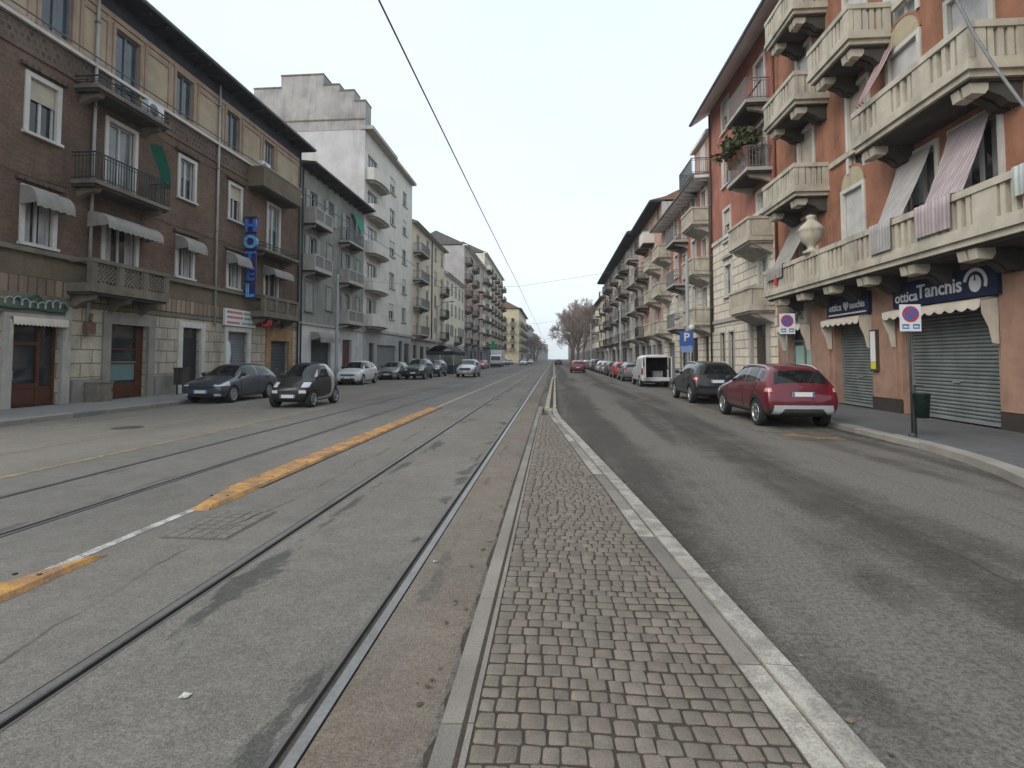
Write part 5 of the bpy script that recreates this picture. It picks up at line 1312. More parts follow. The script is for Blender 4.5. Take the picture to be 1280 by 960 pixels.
lett(r, 'ottica', .40, 1.18, -.05, .006); lett(r, 'Tanchis', .50, -.02, .02, .009)
b = MB(); yc, zc = -1.18, .02
b.prism([(-.062, yc + .17 * math.cos(a), zc - .02 + .20 * math.sin(a)) for a in [PI * 2 * i / 20 for i in range(20)]], (-.016, 0, 0), M_letw)
b.prism([(-.079, yc - .02, zc + .04), (-.079, yc + .03, zc + .04), (-.079, yc + .025, zc + .2), (-.079, yc - .0, zc + .2)], (-.004, 0, 0), M_navy)
for i in range(14):
    a0, a1 = PI * (.95 - 1.08 * i / 14), PI * (.95 - 1.08 * (i + 1) / 14)
    b.prism([(-.062, yc - rr_ * -math.cos(a) * 1, zc + rr_ * math.sin(a)) for a, rr_ in ((a0, .26), (a1, .26), (a1, .34), (a0, .34))], (-.016, 0, 0), M_letw)
for i in range(len(b.v)): b.v[i] = (b.v[i][0], 2 * yc - b.v[i][1], b.v[i][2])
b.build('eye_emblem', r, abs_=False)
r, _ = shopsign(16.75, 19.2, 'narrower navy optician name board with small lettering and heart shaped emblem')
lett(r, 'ottica', .34, .66, .0, .005); lett(r, 'tanchis', .30, -.62, .0, .005)
b = MB(); hp = [(0, -.17), (.14, -.02), (.15, .08), (.08, .13), (0, .07), (-.08, .13), (-.15, .08), (-.14, -.02)]; b.prism([(-.062, .0 + y, z + .02) for y, z in hp], (-.014, 0, 0), M_letw); b.build('heart_emblem', r, abs_=False)
b = MB(); b.box(-.066, -.06, -1.1, 1.1, -.27, -.22, M_letw); b.build('underline', r, abs_=False)
r = thing('shop_sign', 'grey graffiti covered fascia board above the mint green shop window', 'shop sign', (XR - .12, 21.75, 3.32))
b = MB(); b.box(-.06, .10, -1.1, 1.1, -.33, .5, M_plinth); b.build('board', r, abs_=False)
b = MB(); rg = random.Random(5)
for k in range(7):
    y0_, z0_ = rg.uniform(-.9, .7), rg.uniform(-.15, .25); b.tube([(-.066, y0_ + rg.uniform(-.12, .35), z0_ + rg.uniform(-.16, .2)) for _ in range(6)], .014, M_iron, 4)
b.build('graffiti', r, abs_=False)
r = thing('display_case', 'narrow white and yellow display case on the pink pier between the two shutters', 'display case', (XR - .10, 16.62, 1.3))
b = MB(); b.box(-.06, .04, -.16, .16, 0, 1.25, M_wood_d); b.build('casing', r, abs_=False)
b = MB(); b.box(-.068, -.058, -.12, .12, .28, 1.2, M_plate); b.build('poster', r, abs_=False); b = MB(); b.box(-.068, -.058, -.12, .12, .06, .27, mat('bright_yellow', (.55, .50, .05), .5, .05, 3)); b.build('yellow_panel', r, abs_=False)
# sun curtains over the long balcony rail
def curtainmat(name, c1, c2, f): return striped(name, c1, c2, f, 1, (.35, .65), .9)
M_cpk = curtainmat('curtain_pink', (.38, .32, .325), (.285, .235, .245), 9); M_cgr = curtainmat('curtain_grey', (.36, .345, .33), (.285, .27, .262), 9); M_cgn = curtainmat('curtain_green', (.45, .48, .45), (.30, .34, .33), 9); M_cred = curtainmat('curtain_red', (.45, .38, .38), (.23, .10, .11), 7)
def curtain(ya0, ya1, yb0, yb1, ztop, zr, zdrop, xr, m, lab):
    prof = [(XR - .10, ztop), (XR - .28, lerp(ztop, zr, .22)), (XR - .55, lerp(ztop, zr, .50)), (XR - .86, lerp(ztop, zr, .80)), (xr + .22, zr + .10), (xr + .08, zr + .045), (xr - .045, zr + .02), (xr - .055, zr - .2), (xr - .05, zdrop)]
    n = len(prof) - 1; fr = [0, .22, .5, .8, .95, .98, 1, 1, 1]
    p0 = [(x, lerp(ya0, yb0, t), z) for (x, z), t in zip(prof, fr)]; p1 = [(x, lerp(ya1, yb1, t), z) for (x, z), t in zip(prof, fr)]
    cloth('sun_curtain', lab, 'curtain', p0, p1, m, 22, .016, 'striped sun curtains draped over the balconies')
xr_ = XR - 1.24
curtain(12.2, 13.4, 11.8, 12.95, 7.25, 5.22, 4.50, xr_, M_cpk, 'broad pinkish striped sun curtain draped over the long balcony rail beneath the biggest upper balcony')
curtain(14.0, 15.3, 13.8, 14.72, 7.2, 5.22, 4.46, xr_, M_cgr, 'narrower grey striped sun curtain draped over the long balcony next to the pinkish one')
curtain(9.0, 10.5, 9.2, 10.3, 7.3, 5.22, 4.68, xr_, M_cgn, 'pale greenish striped sun curtain over the long balcony at the picture edge')
curtain(20.3, 22.0, 20.1, 21.6, 7.0, 5.22, 4.75, xr_, M_canvas, 'pale beige sun curtain beyond the stone urn at the far end of the long balcony')
curtain(15.3, 16.0, 15.55, 15.9, 10.7, 8.75, 8.7, XR - .75, M_cred, 'thin red and white striped curtain gathered beside the arched upper window')
# stone urn
r = thing('stone_urn', 'large cream stone urn with lid on the long balcony rail', 'urn', (XR - 1.12, 18.2, 5.22))
b = MB(); b.lathe([(.001, 0), (.26, 0), (.27, .08), (.16, .12), (.11, .2), (.15, .27), (.30, .42), (.37, .62), (.385, .76), (.40, .78), (.40, .84), (.36, .86)], M_cream1, 'z', 28); b.build('bowl', r, abs_=False)
b = MB(); b.lathe([(.37, .862), (.33, .93), (.20, 1.06), (.13, 1.12), (.12, 1.17), (.155, 1.22), (.13, 1.29), (.001, 1.33)], M_cream1, 'z', 28); b.build('lid', r, abs_=False)
b = MB(); b.box(-.02, .02, -.3, .32, 0, .32, M_sred)
cloth('small_flag', 'small faded red and white cloth tied to the far part of the long balcony', 'flag', [(xr_ - .04, 20.5, 5.1), (xr_ - .05, 20.55, 4.75), (xr_ - .05, 20.6, 4.5)], [(xr_ - .04, 20.9, 5.1), (xr_ - .05, 20.85, 4.75), (xr_ - .05, 20.8, 4.5)], M_sred, 6, .02)
b = MB(); b.tube([(8.55, 11.9, 11.2), (8.47, 11.6, 10.1), (8.45, 11.3, 9.2), (8.45, 10.9, 8.22), (8.45, 10.48, 7.35), (8.45, 10.12, 6.68), (8.45, 9.75, 6.0), (8.47, 9.3, 5.3)], .027, M_greyiron, 8); b.build('hanging_strap', label='slack grey strap hanging down past the biggest upper balcony', cat='strap')

# R2: red above cream rustication
style('R2', sur=M_wsur, sw=.14, pane=G_mid, wood=M_wood, blind=.45, bmat=M_blind_b); style('R2n', sur=M_wsur, sw=.14, pane=G_lite, wood=M_wood); style('R2d', sur=M_wsur, sw=.14, sill=False, pane=G_mid, wood=M_wood); style('R2g', sur=M_stone, sw=.08, pane=G_dark, wood=M_wood_d)
R2 = Bld('red_cream_apartment_building', 'house with red upper floors over cream rusticated stone and wide pale eaves', 1, 23.7, 32.9)
for i, z in enumerate((4.0, 7.15, 10.32, 13.45)):
    R2.win('R2d', 25.05, z, 1.1, 2.4, 'balcony_door'); balcony(R2, 'stone' if i < 2 else 'iron_grey', 23.85, 26.6, z, 1.12); R2.win('R2' if i % 2 else 'R2n', 30.0, z + 1.2, 1.1, 1.75)
    R2.win('R2n', 27.7, z + 1.2, .6, 1.5) if i > 5 else None
plain_door(R2, 24.75, 26.6, .12, 3.3, M_wood_d, panels=(2, 3), transom=.6); surround(R2, 24.75, 26.6, .12, 3.3, M_stone, .3, .1)
for y in (29.6, 31.1): R2.win('R2g', y, 1.1, .75, 2.05)
R2.wall(17.3, [(.9, M_plinth), (8.55, M_rustic), (18, M_red1b)], 11, M_red1b)
R2.band('string_course', -.02, .09, 8.5, 8.7, M_wsur); R2.band('string_course', -.02, .10, 3.75, 3.95, M_stone, 26.7, 32.85); R2.band('pediment', -.02, .16, 7.35, 7.5, M_stone, 29.2, 30.8)
R2.eave(16.35, 1.1, .16, M_eave_g, M_tileroof, .4, -.02, .35, wallz=17.25); R2.pipe(32.75, 3.3, 16.9, M_wood_d, .06)
mb = MB(); R2.bx(mb, .25, .32, 24.2, 26.3, 14.45, 14.5, M_wood_d); R2.mbpart('rail_cap', mb)
M_soil = mat('potting_soil', (.05, .035, .025), .95, .2, 8); M_pot = mat('terracotta_pot', (.26, .12, .07), .85, .15, 5)
M_leaf = [mat('plant_leaf_%d' % i, c, .7, .3, 9) for i, c in enumerate(((.035, .065, .025), (.055, .085, .03), (.10, .065, .04)))]
def potted(x, y, z, s_, label, n=260, group='potted plants on the balconies'):
    r = thing('potted_plant', label, 'plant', (x, y, z), 0, group)
    b = MB(); b.lathe([(.001, .08 * s_), (.09 * s_, .08 * s_), (.11 * s_, .26 * s_), (.12 * s_, .30 * s_), (.10 * s_, .29 * s_), (.001, .26 * s_)], M_pot, 'z', 16); b.build('pot', r, abs_=False)
    b = MB(); rg = random.Random(int(y * 97))
    for i in range(n):
        a, e, d = rg.uniform(0, 2 * PI), rg.uniform(-.3, 1.4), rg.uniform(.1, .45) * s_
        c = Vector((math.cos(a) * math.cos(e) * d, math.sin(a) * math.cos(e) * d, .38 * s_ + math.sin(e) * d * .9)); u = Vector((rg.uniform(-1, 1), rg.uniform(-1, 1), rg.uniform(-.6, 1))).normalized() * .075 * s_
        w = u.cross(Vector((rg.uniform(-1, 1), rg.uniform(-1, 1), rg.uniform(-1, 1)))).normalized() * .035 * s_
        b.face([c - u, c + w, c + u, c - w], rg.choice(M_leaf))
    b.build('foliage', r, abs_=False)
for i, y in enumerate((24.3, 24.9, 25.5, 26.2)):
    potted(XR - .95, y, 10.33 + .55 if i > 1 else 10.33 + .5, 1.9 + .25 * (i % 2), ('bushy reddish potted plant trailing over the grey railing, at the near end of its balcony', 'broad potted plant second along the grey balcony railing', 'dark leafy potted plant third along the grey balcony railing', 'spreading green potted plant at the far end of the grey balcony railing')[i])
for x, y in ():
    pass
# R3: red and cream, many balconies
style('R3', sur=M_wsur, sw=.13, pane=G_mid, blind=.3, bmat=M_blind_b); style('R3d', sur=M_wsur, sw=.13, sill=False, pane=G_mid)
R3 = block('red_cream_terrace', 'lower red and cream house with dense stacked balconies beyond the wide pale eaves', 1, 32.9, 47.5, 13.1, (34.5, 37.0, 39.6, 42.2, 45.2), 3, 3.95, 3.18, ('R3', 'R2n'), 'R3d', [(.9, M_plinth), (6.9, M_rustic), (14, M_pink)],
    balc=[(0, 'stone', 2.7, (0, 1, 2), 1.15), (2, 'iron_grey', 2.6, (0, 1, 2), 1.15), (4, 'stone', 2.7, (0, 1, 2), 1.15)], eave=((13.0, 1.0, .18, M_eave_g, M_tileroof), dict(e0=-.05, e1=.1, brackets=.9, wallz=13.05)), ground=[('door', 33.9, 35.2, 3.1), ('glass', 36.4, 38.6, 3.1), ('glass', 39.6, 41.8, 3.1), ('roller', 43.2, 45.8, 3.0)])
mb = MB(); R3.bx(mb, -5, -.02, 32.95, 36.6, 13.3, 15.9, M_pink); R3.bx(mb, -5.1, .25, 32.93, 36.8, 15.9, 16.1, M_eave_g); R3.mbpart('attic_storey', mb)
mb = MB(); R3.bx(mb, -.02, .02, 34.0, 35.1, 13.4, 15.6, M_wsur); R3.mbpart('balcony_door', mb); balcony(R3, 'iron_dark', 33.1, 36.4, 13.35, 1.15)
R3.band('string_course', -.02, .09, 6.85, 7.0, M_wsur)
mb = MB()
for y in (35.75, 38.3, 40.9, 43.7): R3.bx(mb, -.01, .03, y - .35, y + .35, 7.1, 12.5, M_red1b)
R3.mbpart('red_panels', mb); R3.pipe(33.05, .3, 12.9, M_wood_d)
R4 = block('pink_terrace', 'pinkish house rising above its red and cream neighbour with a bare grey side wall', 1, 47.5, 60.0, 15.9, (49.3, 52.2, 55.2, 58.2), 4, 3.95, 3.05, ('plainw', 'plain_sh'), 'pd', [(3.8, M_greyw), (7, M_pink), (10, M_pinkg), (16, M_pink)],
    balc=[(0, 'stone', 2.4, (0, 1, 2), 1.2), (1, 'solid', 2.2, (3,), 1.1), (2, 'iron_dark', 2.4, (0, 1, 2, 3), 1.2), (3, 'stone', 2.2, (0, 1, 2), 1.2)], eave=((15.9, 1.0, .2, M_eave, M_tileroof), dict(e0=-.05, e1=.05)), ground=[('roller', 48.2, 50.4, 3), ('door', 51.3, 52.7, 3), ('glass', 53.6, 56, 3), ('roller', 57, 59.4, 3, M_shut_d)], side_m=M_greyw)
R5 = block('dark_eaved_terrace', 'long grey beige terrace with deep black eaves and rows of iron balconies', 1, 60.0, 101.0, 16.1, [62 + 3.7 * i for i in range(11)], 4, 3.95, 3.1, ('plainw', 'plain_sh', 'plain_sho'), 'pd', [(3.8, M_stone), (9, M_greyw), (17, M_pinkg)],
    balc=[(i, 'iron_dark' if i % 3 else 'iron_grey', 2.8, (0, 1, 2, 3), 1.2) for i in (0, 2, 3, 5, 7, 8, 10)], eave=((16.1, 1.3, .22, M_eave, M_tilegrey), dict(e0=-.05, e1=.4, brackets=1.2)), ground=[('glass', 61, 64, 3.1), ('roller', 66, 69, 3), ('glass', 71, 76, 3.1), ('roller', 78, 82, 3, M_shut_d), ('glass', 84, 89, 3.1), ('door', 91, 93, 3.1), ('roller', 95, 99, 3)])
R6 = block('cream_terrace', 'plain cream house after the black eaves, partly behind the bare trees', 1, 101.0, 122.0, 13.6, [103.5 + 4.1 * i for i in range(5)], 3, 4.0, 3.2, ('plainw', 'plain_sh'), 'pd', [(3.9, M_greyd), (14, M_ivory)],
    balc=[(i, 'solid', 3.0, (0, 1, 2), 1.2) for i in (1, 3)], eave=((13.6, .7, .2, M_eave, M_tileroof), dict(e0=0, e1=.2)), ground=[('glass', 103, 108, 3.1), ('roller', 111, 115, 3), ('glass', 117, 120, 3.1)])
yy = 140.0; k = 0
for L, H, m, lab in ((60, 16, M_pinkg, 'greyish pink row of houses behind the bare avenue trees on the right'), (90, 17.5, M_greyw, 'grey row of houses fading into haze beyond the right hand trees'), (120, 18, M_greyd, 'dim row of houses at the far end of the right side')):
    n = int(L / 4.6); block('terrace', lab, 1, yy, yy + L, H, [yy + 2.6 + 4.6 * i for i in range(n)], int((H - 4.5) / 3.2), 4.6, 3.2, ('far', 'farm'), 'far', [(4.2, M_greyd), (H, m)], X0=11.5, eave=((H, .6, .2, M_eave, M_tilegrey), dict(e0=0, e1=0)), w=1.3, h=1.8)
    yy += L + 1.5; k += 1
Zb = block('distant_block', 'hazy grey blocks closing the far end of the avenue', -1, 520, 560, 16, [522 + 4.5 * i for i in range(8)], 3, 4.6, 3.2, ('far', 'farm'), 'far', [(16, M_greyw)], X0=-6.0)
# ---------------------------------------------------------------- street furniture
def pole_sign(name, label, x, y, h, parts_fn, r=.03, m=None, z0=.12):
    t = thing(name, label, 'road sign', (x, y, z0)); b = MB(); b.tube([(0, 0, 0), (0, 0, h)], r, m or M_greyiron, 8); b.lathe([(r + .05, 0), (r + .05, .05), (r + .01, .09)], M_iron, 'z', 10); b.build('post', t, abs_=False); parts_fn(t); return t
M_signw = mat('sign_white', (.58, .60, .62), .5, .06, 3); M_signblue = mat('sign_traffic_blue', (.05, .11, .34), .45, .08, 3); M_signpb = mat('sign_pale_blue', (.20, .28, .52), .5, .08, 3)
def noparking(z, s_=1.0, two=True, turn=0):
    def f(t):
        b = MB(); w = .235 * s_; b.box(-w, w, -.055, -.035, z - .50 * s_, z + .14 * s_, M_signw); b.box(-.05, .05, -.034, .0, z - .3, z - .25, M_greyiron); pl = b.build('panel', t, abs_=False)
        def disc(r0, r1, y, m, nm):
            q = MB(); q.lathe([(r0, y), (r1, y)] if r0 > .001 else [(.001, y), (r1, y)], m, 'y', 28, (0, 0, z - .09 * s_)); q.build(nm, pl, abs_=False)
        disc(.001, .185 * s_, -.058, M_signblue, 'blue_disc'); disc(.145 * s_, .19 * s_, -.060, M_sred, 'red_ring')
        q = MB(); c = Vector((0, -.062, z - .09 * s_)); d = Vector((.7071, 0, -.7071)); n = Vector((.7071, 0, .7071)) * .022 * s_
        a, e = c - d * .15 * s_, c + d * .15 * s_; q.face([a - n, e - n, e + n, a + n], M_sred); q.build('red_bar', pl, abs_=False)
        if two:
            for x0 in (-.19, .05):
                q = MB(); q.box(x0 * s_, (x0 + .15) * s_, -.058, -.055, z - .44 * s_, z - .33 * s_, M_signblue)
                q.box((x0 + .02) * s_, (x0 + .11) * s_, -.060, -.0579, z - .41 * s_, z - .37 * s_, M_signw); q.box((x0 + .115) * s_, (x0 + .14) * s_, -.060, -.0579, z - .41 * s_, z - .385 * s_, M_signw)
                q.build('symbol', pl, abs_=False)
    return f
pole_sign('parking_sign', 'no parking sign with two blue symbols before the widest roller shutter', 7.10, 11.0, 2.62, noparking(2.52, .84), .022, M_iron)
pole_sign('parking_sign', 'small no parking sign on a thin post beyond the red car by the cream doorway', 7.15, 16.6, 2.95, noparking(2.8, .98), .024)
t = thing('litter_bin', 'dark green litter bin on a short stand beside the near parking sign', 'bin', (7.42, 11.2, .12))
b = MB(); b.lathe([(.001, .36), (.12, .36), (.15, .84), (.16, .85), (.13, .86), (.001, .80)], mat('bin_green', (.014, .028, .023), .5, .2, 5), 'z', 18); b.build('container', t, abs_=False)
b = MB(); b.tube([(0, .2, 0), (0, .2, 1.0)], .025, M_iron, 8); b.tube([(0, .2, 1.0), (0, -.05, 1.0)], .02, M_iron, 6); b.build('stand', t, abs_=False)
def lamp(x, y, h, label, m, arm):
    t = thing('street_lamp', label, 'lamp post', (x, y, .12), 0, 'tall grey posts carrying the overhead wires'); b = MB(); b.tube([(0, 0, 0), (0, 0, .9), (0, 0, .95), (0, 0, h)], [.16, .15, .115, .085], m, 12); b.build('post', t, abs_=False)
    b = MB(); b.lathe([(.19, 0), (.19, .12), (.15, .16)], m, 'z', 12); b.build('base', t, abs_=False)
    if arm:
        b = MB(); b.tube([(0, 0, h - .3), (arm * .5, 0, h + .35), (arm, 0, h + .45)], .04, m, 8); b.build('arm', t, abs_=False)
        b = MB(); ell(b, (arm * 1.15, 0, h + .42), (.34, .14, .09), M_greyiron, 12); b.build('lamp_head', t, abs_=False)
    return t
M_postg = mat('post_grey', (.25, .255, .26), .65, .12, 3, .05, 40)
lamp(-14.15, 33.0, 7.1, 'grey post on the pavement before the grey green house, left of the street', M_postg, 0)
lamp(7.35, 29.2, 7.2, 'grey post on the pavement behind the open white van', M_postg, 0)
lamp(-14.1, 62.0, 8.0, 'lamp post with curved arm beside the outdoor cafe shelter', M_postg, 1.6); lamp(7.35, 58.0, 7.6, 'lamp post with curved arm beyond the open white van', M_postg, -1.4)
lamp(-14.1, 118.0, 8.5, 'lamp post with curved arm far down the left side by the truck', M_postg, 1.6); lamp(7.4, 104.0, 8.5, 'lamp post with curved arm near the bare trees on the right', M_postg, -1.6)
def bluep(t):
    b = MB(); b.box(-.36, .36, -.14, -.115, 2.25, 3.02, M_signblue); pl = b.build('panel', t, abs_=False)
    o = put_text('letter', 'P', .62, M_signw, FACE_C, (0, -.143, 2.68), None, .012); o.parent = pl
    b = MB(); b.box(-.30, .30, -.14, -.118, 1.88, 2.22, M_signpb); b.build('lower_plate', t, abs_=False)
    b = MB(); b.lathe([(.001, -.14), (.16, -.14), (.16, -.12)], M_signw, 'y', 20, (.28, 0, 3.22)); b.build('round_plate', t, abs_=False)
pole_sign('parking_sign', 'blue square parking sign with letter P and a pale plate, behind the dark SUV', 7.1, 28.6, 3.35, bluep, .035)
# overhead wires
M_wire = mat('wire', (.13, .132, .135), .6, .1, 3)
def wire(label, pts, r=.018):
    b = MB(); P = []
    for (a, c) in zip(pts, pts[1:]):
        a, c = Vector(a), Vector(c); L = (c - a).length; n = max(2, int(L / 6))
        for i in range(n):
            t = i / n; p = a.lerp(c, t); p.z -= L * L * .00007 * 4 * t * (1 - t); P.append(p)
    P.append(Vector(pts[-1])); b.tube(P, r, M_wire, 6); b.build('overhead_wire', label=label, cat='wire', group='overhead tram wires')
wire('tram contact wire running above the near track', [(-1.84, -12, 5.62), (-1.84, 26, 5.55), (-1.84, 62, 5.55), (-1.84, 110, 5.6), (-1.84, 190, 5.6), (-1.84, 300, 5.7)], .0115)
wire('tram contact wire running above the far track', [(-5.95, -12, 5.75), (-5.95, 26, 5.7), (-5.95, 62, 5.6), (-5.95, 110, 5.6), (-5.95, 190, 5.6), (-5.95, 300, 5.7)], .010)
wire('span wire crossing the street from the post by the grey green house', [(-14.15, 33.0, 6.9), (-5.95, 29.6, 5.78), (-1.84, 28.5, 5.66), (7.35, 29.2, 7.1)], .008)
wire('span wire crossing the street farther on, near the moving red car', [(-14.1, 62, 7.2), (-5.95, 60, 5.75), (-1.84, 59.5, 5.65), (7.35, 58, 7.0)], .010)
wire('thin span wire crossing the street far down by the bare trees', [(-14.1, 118, 7.8), (-1.84, 111, 5.75), (7.4, 104, 7.6)], .018)
# outdoor cafe shelter
M_cafe = mat('cafe_dark_cloth', (.022, .03, .03), .8, .2, 2)
t = thing('cafe_shelter', 'dark rounded outdoor cafe shelter with low black walls on the left roadside', 'shelter', (-12.1, 58.2, .01))
b = MB(); n = 10; P = [(-1.55 + 3.1 * i / n, -3.4, 2.35 + .75 * math.sin(PI * i / n)) for i in range(n + 1)]
b.prism(P + [(x, y, z - .07) for x, y, z in reversed(P)], (0, 6.8, 0), M_cafe); b.box(1.50, 1.56, -3.4, 3.4, 2.05, 2.40, M_cafe); b.box(-1.5, 1.5, -3.42, -3.38, 2.05, 2.45, M_cafe); b.build('canopy', t, abs_=False)
b = MB(); b.box(-1.5, 1.5, -3.4, -3.32, 0, .95, M_cafe); b.box(1.44, 1.5, -3.32, 3.4, 0, .95, M_cafe); b.box(-1.5, 1.5, 3.34, 3.4, 0, .95, M_cafe); b.build('low_wall', t, abs_=False)
b = MB(); b.box(-1.42, 1.42, -3.37, -3.35, .95, 2.1, G_mid); b.box(1.46, 1.48, -3.3, 3.3, .95, 2.1, G_mid); b.build('clear_panel', t, abs_=False)
for x, y in ((-1.46, -3.36), (1.47, -3.36), (-1.46, 3.36), (1.47, 3.36), (0, -3.36)):
    b = MB(); b.box(x - .035, x + .035, y - .035, y + .035, 0, 2.4, M_wood); b.build('post', t, abs_=False)
# green pharmacy style cross far left
t = thing('shop_sign', 'small green cross sign projecting far down the left side near the truck', 'sign', (-12.6, 108, 4.4))
b = MB(); g = mat('cross_green', (.03, .26, .12), .5, .1, 2); b.box(-.9, .9, -.1, .1, -.3, .3, g); b.box(-.3, .3, -.098, .102, -.9, .9, g); b.build('cross', t, abs_=False); b = MB(); b.box(-2, -.9, -.04, .04, -.05, .05, M_iron); b.build('bracket', t, abs_=False)
# bare winter trees
M_bark = mat('bark', (.13, .105, .09), .95, .25, 3); M_twig = mat('twigs', (.26, .205, .18), .95, .2, 3)
def tree_meshes(seed, H, spread):
    rg = random.Random(seed); tb = MB(); cb = MB()
    def br(p, d, L, r, dep):
        n = 3; pts = [p]; q = p.copy(); dd = d.copy()
        for i in range(n):
            dd = (dd + Vector((rg.uniform(-1, 1), rg.uniform(-1, 1), rg.uniform(-.5, .9))) * .16).normalized(); q = q + dd * (L / n); pts.append(q.copy())
        (tb if dep < 2 else cb).tube(pts, [r * (1 - .35 * i / n) for i in range(n + 1)], M_bark if dep < 3 else M_twig, 6 if dep < 2 else 3, False)
        if dep >= 7: return
        k = (4 if dep == 0 else 3) if dep < 7 else 3
        for i in range(k):
            a = rg.uniform(0, 2 * PI); e = rg.uniform(.35, .8) * spread
            u = dd.orthogonal().normalized(); v = dd.cross(u)
            nd = (dd * math.cos(e) + (u * math.cos(a) + v * math.sin(a)) * math.sin(e) + Vector((0, 0, .10))).normalized()
            s0 = pts[rg.choice((2, 3, 3))] if dep else pts[3 if i < 3 else 2]
            br(s0, nd, L * rg.uniform(.62, .80), max(r * .58, .026), dep + 1)
    br(Vector((0, 0, 0)), Vector((0, 0, 1)), H * .27, .26, 0)
    return tb.mesh('trunk'), cb.mesh('crown')
TM = [tree_meshes(3, 14.5, 1.0), tree_meshes(8, 14, 1.1), tree_meshes(21, 13, .95)]
def tree(x, y, s_, k, label, group):
    t = thing('bare_tree', label, 'tree', (x, y, .1), k * 1.7 + y, group); t.scale = (s_, s_, s_)
    obj('trunk', TM[k][0], t, abs_=False); obj('crown', TM[k][1], t, abs_=False)
for i, (x, y, s_, lab) in enumerate(((6.4, 112, 1.22, 'bare brown winter tree rising nearest, in front of the cream house on the right'), (6.0, 124, 1.28, 'tall bare winter tree second in the right hand row'), (6.2, 137, 1.28, 'dense bare winter tree in the middle of the right hand row'), (5.8, 150, 1.3, 'bare winter tree leaning over the right lane deeper in the row'), (6.2, 164, 1.28, 'bare winter tree near the hazy end of the right hand row'), (6.0, 182, 1.3, 'farthest bare winter tree of the right hand row'))):
    tree(x, y, s_, i % 3, lab, 'bare trees along the right side')
for i, (x, y, s_, lab) in enumerate(((-10.2, 238, 1.05, 'bare winter tree right after the yellow corner house on the left'), (-9.6, 256, 1.1, 'bare winter tree before the greyish pink terrace on the left'), (-9.8, 276, 1.1, 'bare winter tree deeper along the left terrace'), (-9.6, 300, 1.1, 'bare winter tree fading into haze on the left'))):
    tree(x, y, s_, (i + 1) % 3, lab, 'bare trees along the far left side')

# ---------------------------------------------------------------- vehicles in place
PB = paint('blue_grey', (.045, .055, .075)); PR = paint('red', (.118, .006, .016)); PDK = paint('dark_green_grey', (.012, .016, .018)); PK = mat('paint_black', (.010, .010, .011), .4, .02, 2, coat=.45, spec=.35, obj=True); PW = paint('white', (.60, .60, .60), 0); PS = paint('silver', (.40, .41, .43), .35); PGn = paint('dark_green', (.02, .04, .035)); PNv = paint('navy', (.012, .018, .04)); PG = paint('mid_grey', (.16, .165, .17)); PRd = paint('bright_red', (.36, .02, .02), .1); PDR = paint('wine', (.17, .018, .025)); PBr = paint('brown', (.09, .055, .04))
def car(T, label, p, x, y, away, scale=1, extra=None, rim=None, **k):
    pm = dict(GL); pm.update(extra or {})
    if isinstance(scale, (int, float)): scale = (scale, scale, scale)
    return spawn(T, 'parked_car' if k.pop('parked', True) else 'moving_car', label, p, pm, (x, y, 0), PI + k.pop('tw', 0) if away else k.pop('tw', 0), k.pop('group', None), scale, rim, k.pop('spokes', 5), k.pop('simple', False))
car(T_suv, 'red parked SUV seen from behind with silver roof rails and grey lower bumper', PR, 5.90, 14.95, True, (.95, .97, .96), spokes=5)
car(T_suv, 'dark grey parked SUV ahead of the red one', PDK, 5.95, 21.5, True, (.95, .95, .98), extra={'skid_plate': M_plast})
car(T_hatch, 'dark blue grey parked hatchback facing the camera by the black doorway', PB, -12.95, 20.2, False, (.98, .98, 1.03), rim=MATS['alloy'], spokes=10)
car(T_mic, 'tiny black and silver two-seat car driving towards the camera', PK, -8.95, 18.2, False, (1.0, 1.0, 1.0), parked=False, extra={'headlight': M_headl}, spokes=6)
car(T_hatch, 'silver white parked compact car facing the camera behind the tiny black car', PW, -12.85, 33.4, False, (.95, .88, 1.07), extra={}, spokes=7)
FR = M_plast
car(T_far, 'mid grey parked car facing the camera beside a dark green one, before the shop shutter', PG, -12.95, 41.6, False, 1, simple=True)
car(T_suv, 'dark green parked off-roader beside the white car', PGn, -11.05, 42.2, False, (.92, .9, 1.04), extra={'skid_plate': M_plast}, simple=True)
car(T_suv, 'navy parked estate car just before the cafe shelter', PNv, -11.15, 48.2, False, (.95, .95, .98), extra={'skid_plate': M_plast}, simple=True)
car(T_suv, 'silver family car driving towards the camera on the left lane', PS, -7.75, 47.2, False, (.95, .98, 1.0), extra={'cladding': PS, 'skid_plate': PS}, parked=False, simple=True)
car(T_far, 'red parked hatchback on the left before the white truck', PRd, -11.6, 82, False, 1, simple=True)
car(T_far, 'brown parked car behind the white truck on the left', PBr, -11.8, 126, False, (1, 1, 1.1), simple=True)
car(T_far, 'wine red car driving away along the right lane', PDR, 2.85, 63.2, True, (1, 1, 1.02), parked=False, simple=True)
car(T_far, 'white car approaching far down the left lane', PW, -7.4, 128, False, (1, 1, 1.1), parked=False, simple=True)
car(T_far, 'black car driving away far ahead near the centre line', PK, 1.2, 132, True, 1, parked=False, simple=True)
car(T_far, 'pale car far down the left lane behind another approaching white car', PS, -6.9, 156, False, 1, parked=False, simple=True)
